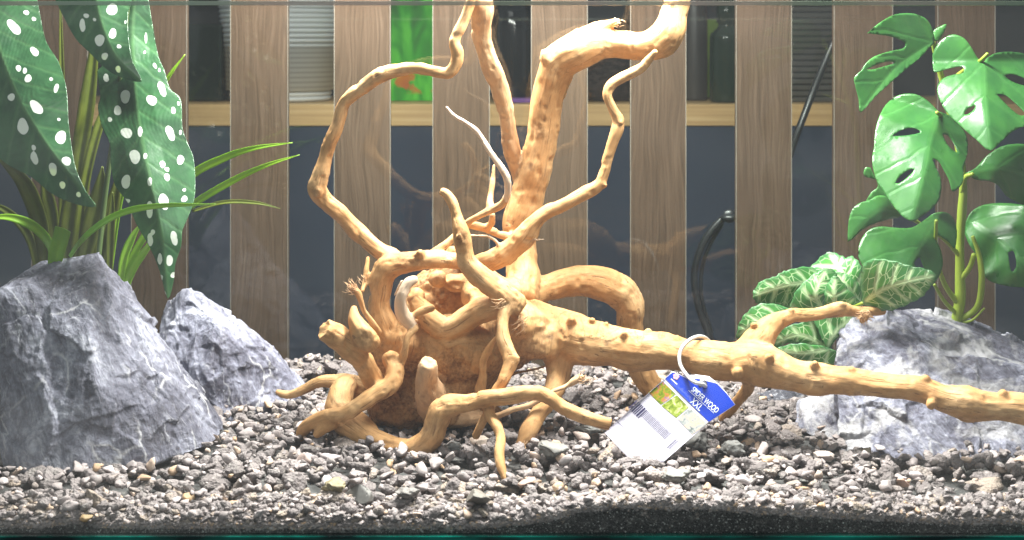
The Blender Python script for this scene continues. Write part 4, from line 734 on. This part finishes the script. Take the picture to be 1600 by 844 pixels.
# ------------------------------------------------------------------ leaves
def leaf(name, outline, holes, mid, mat, parent, grid=4.0, fold=.25, cup=0.0, wave=.003, freq=26, smooth=3, spots=None, thick=.0006, seed=0, rim=False, curl=0.0):
    """a real curved leaf: outline, slots and midrib given where they stand; depth follows the midrib, the fold and the ripples"""
    o_ = catmull(outline + [outline[0]], smooth)[:-1] if smooth > 1 else np.array(outline, float)
    loops = [o_] + [catmull(h + [h[0]], smooth)[:-1] for h in holes]
    def inside(Pn):
        c = np.zeros(len(Pn), bool)
        for lp in loops:
            x1, y1 = lp[:, 0], lp[:, 1]; x2, y2 = np.roll(x1, 1), np.roll(y1, 1)
            for i in range(len(lp)):
                m_ = ((y1[i] > Pn[:, 1]) != (y2[i] > Pn[:, 1])); 
                with np.errstate(divide='ignore', invalid='ignore'): c ^= m_ & (Pn[:, 0] < (x2[i] - x1[i]) * (Pn[:, 1] - y1[i]) / (y2[i] - y1[i] + 1e-12) + x1[i])
        return c
    lo, hi = o_.min(0), o_.max(0); gx_, gy_ = np.meshgrid(np.arange(lo[0], hi[0], grid), np.arange(lo[1], hi[1], grid)); gx_ = gx_ + (np.arange(gx_.shape[0])[:, None] % 2) * grid / 2
    G = np.stack([gx_.ravel(), gy_.ravel()], -1); G = G[inside(G)]
    edge = np.vstack(loops); keep = np.array([((edge - g) ** 2).sum(1).min() > (grid * .45) ** 2 for g in G]) if len(G) else np.zeros(0, bool); G = G[keep] if len(G) else G
    allp = np.vstack([edge, G]) if len(G) else edge; ed = []; b = 0
    for lp in loops: ed += [(b + i, b + (i + 1) % len(lp)) for i in range(len(lp))]; b += len(lp)
    res = geometry.delaunay_2d_cdt([Vector(p) for p in allp.tolist()], ed, [], 0, 1e-4)
    Pn = np.array([v[:] for v in res[0]]); Fc = np.array([f for f in res[2] if len(f) == 3]); cen = Pn[Fc].mean(1); Fc = Fc[inside(cen)]
    m3 = catmull(mid, 60); ml = m3[:, :2]; ms_ = np.r_[0, np.cumsum(np.linalg.norm(np.diff(ml, axis=0), axis=1))]
    d2 = ((Pn[:, None, :] - ml[None]) ** 2).sum(-1); k = np.clip(d2.argmin(1), 0, len(ml) - 2); tv = ml[k + 1] - ml[k]; tg_ = np.gradient(ml, axis=0); kk = np.hanning(41); kk /= kk.sum(); tg_ = np.stack([np.convolve(np.pad(tg_[:, c_], 20, mode='edge'), kk, 'valid') for c_ in (0, 1)], -1); tn = tg_[k]; tn = tn / (np.linalg.norm(tn, axis=1)[:, None] + 1e-9)
    rel = Pn - ml[k]; al = (rel * tn).sum(1); pd = rel[:, 0] * tn[:, 1] - rel[:, 1] * tn[:, 0]
    tq = np.clip(al / (np.linalg.norm(tv, axis=1) + 1e-9), 0, 1); dm = m3[k, 2] * (1 - tq) + m3[k + 1, 2] * tq; sc_ = dm / F; S = (ms_[k] + al) * sc_; Tt = pd * sc_
    dep = dm + fold * np.abs(Tt) + cup * Tt ** 2 + curl * Tt + wave * (np.sin(S * freq * 4 + np.sign(Tt) * 1.3 + seed) * np.clip(np.abs(Tt) / .02, 0, 1)) + .5 * wave * vnoise(np.stack([S * 30, Tt * 30, S * 0 + seed], -1), seed)
    V_ = np.array([P(p[0], p[1], q_)[:] for p, q_ in zip(Pn, dep)])
    me = np_mesh(name, V_, Fc); uvl = me.uv_layers.new(name='UVMap'); li = np.empty(len(me.loops), np.int32); me.loops.foreach_get('vertex_index', li)
    uvl.data.foreach_set('uv', np.stack([S, Tt], -1)[li].astype(np.float32).ravel())
    if spots:
        sp = np.zeros(len(Pn))
        for q_ in spots:
            cx, cy, rx, ry = q_[:4]; an = q_[4] if len(q_) > 4 else 0; ca, sa = math.cos(an), math.sin(an); dx = Pn[:, 0] - cx; dy = Pn[:, 1] - cy
            rx *= .88; ry *= .88; ang_ = np.arctan2(dy, dx); rr = np.sqrt(((dx * ca + dy * sa) / rx) ** 2 + ((-dx * sa + dy * ca) / ry) ** 2) * (1 + .08 * np.sin(ang_ * 2 + cx) + .05 * np.sin(ang_ * 3 + cy)); sp = np.maximum(sp, np.clip(1 - (rr - 1) * min(rx, ry) * .45 - .5, 0, 1))
        attr(me, 'spot', sp)
    if rim:
        em = np.array([np.sqrt(((o_ - p) ** 2).sum(1).min()) for p in Pn]); attr(me, 'rim', np.clip(1 - (em - 2) / 5.0, 0, 1))
    o = link(name, me, mat, parent); s_ = o.modifiers.new('thick', 'SOLIDIFY'); s_.thickness = thick; s_.offset = 0; return o
def blade(name, pts, width, mat, parent, fold=.35, cut=False, tip=.04):
    """grass-like strap leaf with a V section"""
    q = catmull(pts, 9); C = np.array([P(*p)[:] for p in q]); n_ = len(C); T = np.gradient(C, axis=0); T /= np.linalg.norm(T, axis=1)[:, None]
    view = np.array([0, -1.0, .15]); side = np.cross(T, view); side /= np.linalg.norm(side, axis=1)[:, None] + 1e-9; up = np.cross(side, T)
    s_ = np.linspace(0, 1, n_); wd = width * .5 * q[:, 2] / F * (np.minimum(1, .65 + s_ * 1.2) * (np.ones(n_) if cut else np.clip((1 - s_) / .45, tip, 1) ** .8))
    V_ = []; 
    for j, off_ in enumerate((-1, -.5, 0, .5, 1)): V_.append(C + side * (off_ * wd)[:, None] - up * ((1 - abs(off_)) * fold * wd)[:, None])
    V_ = np.stack(V_, 1).reshape(-1, 3); Q = []
    for i in range(n_ - 1):
        for j in range(4): Q.append((i * 5 + j, i * 5 + j + 1, (i + 1) * 5 + j + 1, (i + 1) * 5 + j))
    me = np_mesh(name, V_, Q); uvl = me.uv_layers.new(name='UVMap'); li = np.empty(len(me.loops), np.int32); me.loops.foreach_get('vertex_index', li)
    S = np.repeat(s_ * .3, 5); Tt = np.tile([-1, -.5, 0, .5, 1], n_) * np.repeat(wd, 5); uvl.data.foreach_set('uv', np.stack([S, Tt], -1)[li].astype(np.float32).ravel())
    o = link(name, me, mat, parent); m_ = o.modifiers.new('thick', 'SOLIDIFY'); m_.thickness = .0005; return o
def stem(name, pts, parent, mat=None):
    q = catmull(pts, 7); return link(name, closed_tube(name, [P(a_[0], a_[1], a_[3]) for a_ in q], [max(a_[2], .8) * a_[3] / F for a_ in q], 10), mat or M['stem'], parent)
# polka-dot plant
pk = empty('polka_dot_plant', P(150, 420, 1.60), 'artificial plant with large dark green leaves dotted with white spots, top left', 'plant')
leaf('leaf', [(35, -60), (52, -25), (62, 20), (72, 65), (92, 98), (104, 140), (107, 190), (112, 230), (119, 265), (135, 300), (150, 323), (115, 318), (80, 302), (50, 277), (20, 262), (0, 248), (-30, 220), (-65, 160), (-85, 80), (-75, 0), (-35, -60)], [],
     [(-25, -60, 1.62), (-8, 50, 1.57), (26, 147, 1.52), (60, 205, 1.485), (95, 255, 1.46), (150, 323, 1.44)], M['spot'], pk, 2.0, .45, 0, .004, 14,
     spots=[(22, 43, 8, 15, -.7), (41, 20, 5, 4), (53, 30, 4, 3.4), (54, 81, 6, 9, -.6), (29, 107, 4.5, 6), (39, 111, 4, 5), (44, 123, 6, 7), (80, 124, 3, 3.5), (88, 138, 4, 8, .2), (18, 152, 6, 7), (57, 168, 16, 8, .8), (36, 198, 9, 16, -.1), (92, 187, 3, 3), (95, 215, 10, 11), (53, 231, 4, 5), (54, 247, 6, 12, -.2), (104, 252, 8, 8), (83, 264, 7, 11, -.3), (98, 289, 5, 7), (123, 304, 4, 5), (-30, 120, 9, 12), (-20, 60, 7, 10)], seed=1)
leaf('leaf', [(205, -50), (165, 90), (152, 112), (157, 150), (153, 168), (160, 200), (172, 225), (173, 255), (180, 290), (200, 317), (213, 350), (235, 388), (250, 425), (262, 467), (271, 440), (274, 412), (283, 385), (285, 360), (298, 330), (305, 300), (303, 250), (295, 228), (285, 200), (284, 165), (279, 150), (265, 138), (257, 110), (248, 90), (242, 60), (236, 25), (222, -50)], [],
     [(212, -50, 1.66), (207, 60, 1.62), (210, 110, 1.595), (213, 160, 1.57), (222, 220, 1.54), (237, 290, 1.51), (250, 350, 1.49), (258, 410, 1.48), (262, 467, 1.475)], M['spot'], pk, 2.0, .30, 0, .0045, 12,
     spots=[(196, 151, 9, 11), (237, 157, 8, 10, -.5), (253, 139, 6, 13, -.4), (184, 173, 7, 8), (172, 187, 4, 4), (166, 122, 5, 7), (198, 208, 10, 9), (219, 206, 4, 10), (266, 208, 7, 13, -.4), (271, 173, 4, 6, -.3), (211, 245, 9, 13), (197, 284, 8, 12, .3), (254, 257, 5, 6), (282, 250, 6, 9), (261, 265, 4, 4), (261, 277, 5, 7), (234, 284, 4, 7), (256, 315, 8, 16, -.2), (234, 327, 6, 14), (199, 314, 5, 4), (288, 297, 3, 3), (288, 311, 5, 6, .4), (272, 372, 6, 12, -.2), (235, 375, 5, 11), (239, 363, 4, 5), (250, 405, 4, 11), (265, 407, 6, 9), (282, 207, 2.5, 5), (279, 162, 2.5, 3.5), (227, 244, 3.5, 5), (226, 82, 2.5, 2.5), (242, 103, 3, 5, -.4), (249, 110, 2, 4), (250, 434, 5, 6), (270, 430, 4, 5), (258, 462, 2, 7), (228, 60, 2, 9)], seed=2)
leaf('leaf', [(75, -50), (85, -5), (100, 27), (118, 60), (140, 82), (165, 107), (190, 121), (221, 128), (213, 108), (206, 92), (201, 60), (200, 20), (210, -50)], [],
     [(140, -50, 1.51), (152, 10, 1.47), (163, 50, 1.445), (182, 90, 1.425), (220, 127, 1.41)], M['spot'], pk, 2.0, .55, 0, .003, 14,
     spots=[(175, 15, 9, 11), (135, 25, 5, 4), (129, 40, 5, 12, 0), (148, 31, 3, 3), (156, 63, 8, 11), (176, 53, 6.5, 9), (164, 88, 6, 6), (186, 73, 4, 3.4), (185, 108, 4.5, 6), (196, 35, 2, 3)], seed=3)
stem('stem', [(150, 440, 4, 1.62), (165, 300, 4, 1.62), (185, 150, 4, 1.60), (200, 0, 4, 1.57), (208, -60, 4, 1.55)], pk, plain('dark_stem', (.06, .10, .03), .5))
# clear droplets of glue on the spotted leaves
drops = [(176, 147, 3.5), (213, 168, 3), (201, 178, 2.5), (237, 212, 3.5), (186, 214, 5), (262, 241, 4), (287, 228, 4), (298, 252, 4.5), (228, 270, 3), (243, 280, 3.5), (225, 296, 4), (267, 289, 4), (249, 341, 6), (217, 340, 4), (236, 345, 2.5), (275, 340, 3), (22, 177, 4), (3, 149, 4), (240, 108, 4)]
V = []; Fc = []; o_ = 0; dv, df = ico(2)
for (px, py, rr) in drops:
    d = 1.54 - (py - 220) * .00026 if px > 100 else 1.495
    V.append(np.array(P(px, py, d)[:]) + dv * np.array([1.0, .5, 1.2]) * rr * d / F); Fc.append(df + o_); o_ += len(dv)
# grass plant
gr = empty('grass_plant', P(120, 440, 1.66), 'artificial yellow-green strap-leaved grass plant behind the largest left rock', 'plant')
for pts, w_, mt in [
    ([(108, 402, 1.58), (125, 378, 1.52), (150, 355, 1.47), (180, 337, 1.44), (215, 326, 1.43), (260, 321, 1.425), (300, 320, 1.42), (337, 319, 1.42)], 10, 'blade'),
    ([(86, 420, 1.62), (78, 385, 1.58), (60, 360, 1.56), (32, 344, 1.55), (0, 339, 1.54), (-40, 348, 1.53)], 15, 'blade'),
    ([(70, 425, 1.66), (66, 375, 1.65), (56, 330, 1.64), (38, 288, 1.63), (15, 262, 1.62), (-15, 235, 1.61)], 26, 'blade_dark'),
    ([(180, 450, 1.68), (225, 370, 1.68), (290, 282, 1.67), (350, 247, 1.66), (400, 231, 1.65), (457, 223, 1.65)], 13, 'blade'),
    ([(190, 450, 1.68), (250, 360, 1.67), (305, 317, 1.66), (370, 279, 1.65), (420, 257, 1.64), (468, 242, 1.64)], 11, 'blade'),
    ([(186, 460, 1.66), (193, 405, 1.66), (207, 370, 1.66), (222, 348, 1.66)], 13, 'blade'),
    ([(190, 470, 1.66), (205, 425, 1.66), (228, 390, 1.65), (250, 368, 1.65)], 13, 'blade'),
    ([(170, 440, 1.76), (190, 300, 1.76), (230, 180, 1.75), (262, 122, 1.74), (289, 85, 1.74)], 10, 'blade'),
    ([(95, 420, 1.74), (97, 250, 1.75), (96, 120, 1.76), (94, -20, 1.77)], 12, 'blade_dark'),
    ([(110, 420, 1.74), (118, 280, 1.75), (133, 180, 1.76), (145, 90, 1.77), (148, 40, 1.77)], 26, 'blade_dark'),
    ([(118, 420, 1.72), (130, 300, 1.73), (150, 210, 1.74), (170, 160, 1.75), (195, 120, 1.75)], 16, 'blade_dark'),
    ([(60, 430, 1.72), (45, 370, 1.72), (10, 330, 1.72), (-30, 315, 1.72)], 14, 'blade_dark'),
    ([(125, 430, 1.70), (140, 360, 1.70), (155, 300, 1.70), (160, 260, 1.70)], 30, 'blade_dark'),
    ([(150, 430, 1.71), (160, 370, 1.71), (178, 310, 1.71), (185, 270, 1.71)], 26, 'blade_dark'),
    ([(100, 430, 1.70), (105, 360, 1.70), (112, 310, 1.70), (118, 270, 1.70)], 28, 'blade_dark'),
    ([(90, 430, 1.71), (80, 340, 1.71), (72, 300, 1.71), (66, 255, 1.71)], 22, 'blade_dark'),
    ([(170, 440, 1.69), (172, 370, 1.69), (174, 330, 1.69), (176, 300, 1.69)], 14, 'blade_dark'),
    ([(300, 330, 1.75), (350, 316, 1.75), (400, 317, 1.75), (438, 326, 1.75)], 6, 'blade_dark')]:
    blade('leaf', pts, w_, M[mt], gr)
blade('leaf', [(82, 425, 1.56), (88, 395, 1.55), (94, 375, 1.545), (98, 358, 1.54)], 26, M['blade'], gr, .25, True)
# monstera
mo = empty('monstera_plant', P(1495, 500, 1.62), 'artificial split-leaf monstera with glossy green leaves on a yellow-green stem, at the right', 'plant')
stem('stem', [(1490, 520, 7.5, 1.62), (1500, 470, 8.5, 1.62), (1500, 430, 7.5, 1.62), (1500, 380, 6.5, 1.62), (1503, 330, 7, 1.615), (1505, 290, 6, 1.61), (1500, 240, 6, 1.61), (1488, 190, 5.5, 1.61), (1476, 140, 5, 1.60), (1466, 100, 4.5, 1.59), (1458, 66, 4, 1.575)], mo)
for q in ([(1500, 478, 5, 1.62), (1478, 448, 4, 1.615), (1465, 412, 3.5, 1.60), (1462, 380, 3, 1.58), (1463, 345, 3, 1.565)], [(1500, 500, 5, 1.62), (1527, 480, 5, 1.61), (1534, 440, 5, 1.60), (1530, 400, 4, 1.60), (1520, 370, 3, 1.6)], [(1499, 440, 5, 1.62), (1515, 418, 4, 1.61), (1522, 398, 4, 1.605)], [(1496, 492, 4, 1.62), (1475, 470, 3, 1.61), (1460, 445, 2.5, 1.6)],
          [(1503, 300, 4, 1.61), (1508, 278, 4, 1.60), (1520, 272, 3, 1.59)], [(1490, 195, 4, 1.61), (1475, 185, 3, 1.58), (1464, 176, 3, 1.53)], [(1476, 140, 4, 1.60), (1500, 115, 3.5, 1.58), (1530, 96, 3, 1.54), (1543, 84, 2.5, 1.53)], [(1500, 400, 4, 1.62), (1470, 370, 3, 1.61), (1430, 345, 3, 1.6), (1400, 325, 2.5, 1.59)], [(1500, 505, 3, 1.62), (1520, 500, 2, 1.61), (1538, 482, 1.5, 1.6)]):
    stem('petiole', q, mo)
leaf('leaf', [(1355, 52), (1374, 36), (1398, 23), (1424, 21), (1445, 28), (1456, 43), (1460, 60), (1459, 68), (1452, 75), (1438, 90), (1415, 109), (1391, 130), (1367, 152), (1345, 176), (1342, 156), (1337, 137), (1335, 121), (1346, 110), (1353, 99), (1367, 88), (1391, 80), (1411, 76), (1415, 69), (1408, 63), (1391, 57), (1370, 54)], [[(1353, 109), (1370, 101), (1389, 96), (1398, 99), (1384, 103), (1367, 108)]],
     [(1460, 64, 1.57), (1435, 80, 1.55), (1395, 110, 1.53), (1345, 174, 1.50)], M['mon'], mo, 4, -.25, 0, .002, 10, seed=4)
leaf('leaf', [(1466, 174), (1449, 157), (1429, 147), (1404, 149), (1384, 164), (1372, 187), (1367, 209), (1366, 228), (1363, 244), (1364, 263), (1370, 282), (1382, 301), (1396, 322), (1411, 339), (1424, 346), (1435, 342), (1449, 332), (1463, 319), (1470, 303), (1470, 280), (1462, 261), (1458, 249), (1467, 253), (1474, 265), (1483, 282), (1488, 299), (1498, 294), (1505, 282), (1506, 261), (1512, 237), (1510, 212), (1498, 195), (1484, 181)], [[(1393, 213), (1408, 204), (1424, 200), (1436, 204), (1436, 208), (1415, 212)], [(1473, 210), (1481, 212), (1490, 224), (1496, 238), (1488, 234), (1479, 224)], [(1398, 286), (1408, 274), (1422, 265), (1428, 266), (1418, 277), (1406, 286)]],
     [(1466, 176, 1.56), (1459, 200, 1.54), (1453, 220, 1.525), (1446, 260, 1.50), (1436, 300, 1.485), (1424, 346, 1.475)], M['mon'], mo, 4, .35, 0, .003, 12, seed=5)
leaf('leaf', [(1457, 85), (1462, 74), (1472, 62), (1488, 54), (1505, 59), (1517, 73), (1527, 90), (1536, 97), (1543, 90), (1557, 83), (1580, 81), (1605, 86), (1640, 105), (1660, 140), (1655, 180), (1625, 195), (1600, 198), (1582, 206), (1565, 221), (1547, 236), (1525, 218), (1505, 201), (1486, 183), (1473, 166), (1465, 146), (1466, 132), (1475, 122), (1490, 117), (1505, 114), (1503, 104), (1480, 108), (1463, 113), (1458, 108)], [[(1569, 118), (1582, 116), (1602, 123), (1612, 133), (1600, 134), (1580, 127)], [(1557, 147), (1571, 149), (1588, 163), (1602, 178), (1592, 180), (1575, 166)], [(1506, 178), (1512, 170), (1524, 165), (1520, 173), (1511, 179)]],
     [(1537, 95, 1.54), (1538, 140, 1.51), (1542, 190, 1.485), (1547, 235, 1.47)], M['mon'], mo, 4, .28, 0, .003, 11, seed=6)
leaf('leaf', [(1324, 378), (1326, 346), (1332, 327), (1344, 317), (1358, 313), (1370, 306), (1384, 307), (1396, 320), (1408, 332), (1404, 340), (1391, 342), (1377, 346), (1358, 353), (1344, 362), (1332, 374)], [], [(1404, 332, 1.60), (1370, 330, 1.58), (1326, 376, 1.575)], M['mon'], mo, 4, .3, 0, .002, seed=7)
leaf('leaf', [(1360, 262), (1352, 262), (1350, 275), (1366, 280), (1376, 285), (1395, 300), (1398, 315), (1380, 312), (1360, 322), (1356, 335), (1352, 318), (1362, 300), (1372, 290)], [], [(1396, 315, 1.60), (1370, 290, 1.60), (1352, 268, 1.60)], M['mon'], mo, 4, .2, 0, .002, seed=8)
leaf('leaf', [(1341, 401), (1342, 384), (1348, 370), (1360, 358), (1377, 354), (1398, 356), (1424, 356), (1443, 345), (1460, 333), (1478, 332), (1490, 342), (1495, 361), (1492, 388), (1483, 379), (1467, 368), (1461, 371), (1470, 391), (1473, 413), (1467, 432), (1453, 448), (1427, 450), (1391, 440), (1352, 420)], [[(1428, 411), (1436, 402), (1441, 412), (1445, 424), (1432, 418)]], [(1463, 340, 1.60), (1440, 382, 1.56), (1415, 425, 1.54), (1405, 448, 1.535)], M['mon'], mo, 4, .28, 0, .003, seed=9)
leaf('leaf', [(1508, 271), (1525, 262), (1545, 241), (1575, 226), (1620, 230), (1665, 270), (1660, 315), (1620, 325), (1590, 316), (1572, 306), (1560, 290), (1545, 283), (1526, 281)], [], [(1510, 272, 1.60), (1560, 262, 1.58), (1650, 290, 1.59)], M['mon'], mo, 5, .25, 0, .003, seed=10)
leaf('leaf', [(1508, 350), (1517, 332), (1538, 320), (1580, 318), (1630, 330), (1680, 370), (1680, 430), (1640, 448), (1600, 449), (1573, 447), (1546, 439), (1535, 425), (1530, 405), (1516, 385), (1508, 366)], [[(1575, 395), (1584, 393), (1588, 415), (1580, 424)]], [(1515, 345, 1.64), (1560, 375, 1.61), (1600, 410, 1.59), (1650, 440, 1.58)], M['mon'], mo, 5, .25, 0, .004, seed=11)
leaf('leaf', [(1456, 62), (1459, 48), (1468, 42), (1479, 38), (1474, 52), (1466, 64)], [], [(1458, 64, 1.59), (1466, 52, 1.59), (1478, 40, 1.59)], M['mon'], mo, 3, .3, 0, .001, seed=12)
# white-veined plant
fi = empty('nerve_plant', P(1300, 560, 1.63), 'low plant with white-veined green leaves between the branch fork and the right rock', 'plant')
FL = [
 ([(1349, 475), (1346, 451), (1346, 427), (1351, 413), (1360, 406), (1377, 405), (1401, 409), (1424, 416), (1446, 420), (1461, 427), (1461, 438), (1451, 452), (1441, 464), (1424, 473), (1401, 483), (1377, 486), (1360, 482)], [(1349, 472, 1.56), (1380, 452, 1.53), (1420, 439, 1.505), (1460, 431, 1.49)], .22),
 ([(1266, 418), (1282, 402), (1296, 394), (1311, 398), (1322, 403), (1330, 400), (1341, 408), (1347, 420), (1350, 442), (1350, 475), (1320, 474), (1294, 453), (1276, 432)], [(1348, 474, 1.64), (1322, 438, 1.63), (1296, 395, 1.65)], .25),
 ([(1176, 458), (1186, 442), (1198, 436), (1211, 432), (1222, 425), (1232, 422), (1254, 417), (1272, 419), (1282, 430), (1263, 455), (1247, 474), (1235, 484), (1211, 480), (1187, 476), (1178, 468)], [(1282, 440, 1.62), (1230, 446, 1.61), (1178, 462, 1.62)], .28),
 ([(1233, 482), (1242, 458), (1258, 439), (1277, 425), (1294, 419), (1308, 428), (1298, 445), (1291, 462), (1289, 486), (1262, 490)], [(1289, 486, 1.60), (1274, 460, 1.59), (1290, 421, 1.60)], .2),
 ([(1296, 441), (1306, 425), (1325, 430), (1344, 448), (1350, 475), (1325, 476), (1305, 462)], [(1346, 475, 1.61), (1325, 450, 1.605), (1306, 427, 1.61)], .25),
 ([(1288, 486), (1289, 458), (1294, 442), (1305, 431), (1316, 440), (1330, 457), (1346, 476), (1318, 484)], [(1305, 486, 1.585), (1303, 460, 1.58), (1305, 432, 1.585)], .6),
 ([(1150, 528), (1154, 508), (1164, 491), (1180, 478), (1199, 474), (1233, 482), (1225, 498), (1200, 512), (1180, 528), (1160, 530)], [(1232, 486, 1.60), (1190, 500, 1.59), (1152, 524, 1.60)], .3),
 ([(1207, 534), (1211, 522), (1223, 513), (1247, 505), (1275, 498), (1294, 500), (1294, 545), (1258, 538), (1230, 536), (1213, 548)], [(1292, 543, 1.60), (1250, 524, 1.595), (1210, 536, 1.60)], .25),
 ([(1270, 498), (1294, 492), (1334, 492), (1330, 508), (1315, 519), (1301, 538), (1292, 546), (1280, 520)], [(1292, 545, 1.59), (1306, 518, 1.59), (1332, 496, 1.60)], .3),
 ([(1214, 544), (1235, 538), (1258, 537), (1293, 543), (1310, 556), (1290, 580), (1258, 572), (1235, 566), (1218, 554)], [(1294, 546, 1.585), (1255, 552, 1.575), (1216, 548, 1.585)], .3),
]
for k, (ol, md_, fo) in enumerate(FL):
    # scalloped margin
    q = catmull(ol + [ol[0]], 4)[:-1]; ctr = q.mean(0); ph = np.arange(len(q)); q = q + (q - ctr) / np.linalg.norm(q - ctr, axis=1)[:, None] * (np.sin(ph * 1.9)[:, None] * 1.1)
    leaf('leaf', [tuple(p) for p in q.tolist()], [], md_, M['fit'], fi, 3, fo, 0, .002, 16, smooth=1, seed=20 + k, rim=True)
stem('stem', [(1298, 600, 4, 1.65), (1298, 575, 4, 1.64), (1294, 545, 3.5, 1.62), (1296, 510, 3.5, 1.62), (1315, 490, 3, 1.62), (1348, 474, 3, 1.565)], fi)
stem('stem', [(1296, 530, 3, 1.63), (1285, 500, 3, 1.63), (1285, 470, 3, 1.63), (1284, 442, 2.5, 1.63)], fi)
print('tris', sum(len(o.data.polygons) for o in sc.objects if o.type == 'MESH'))
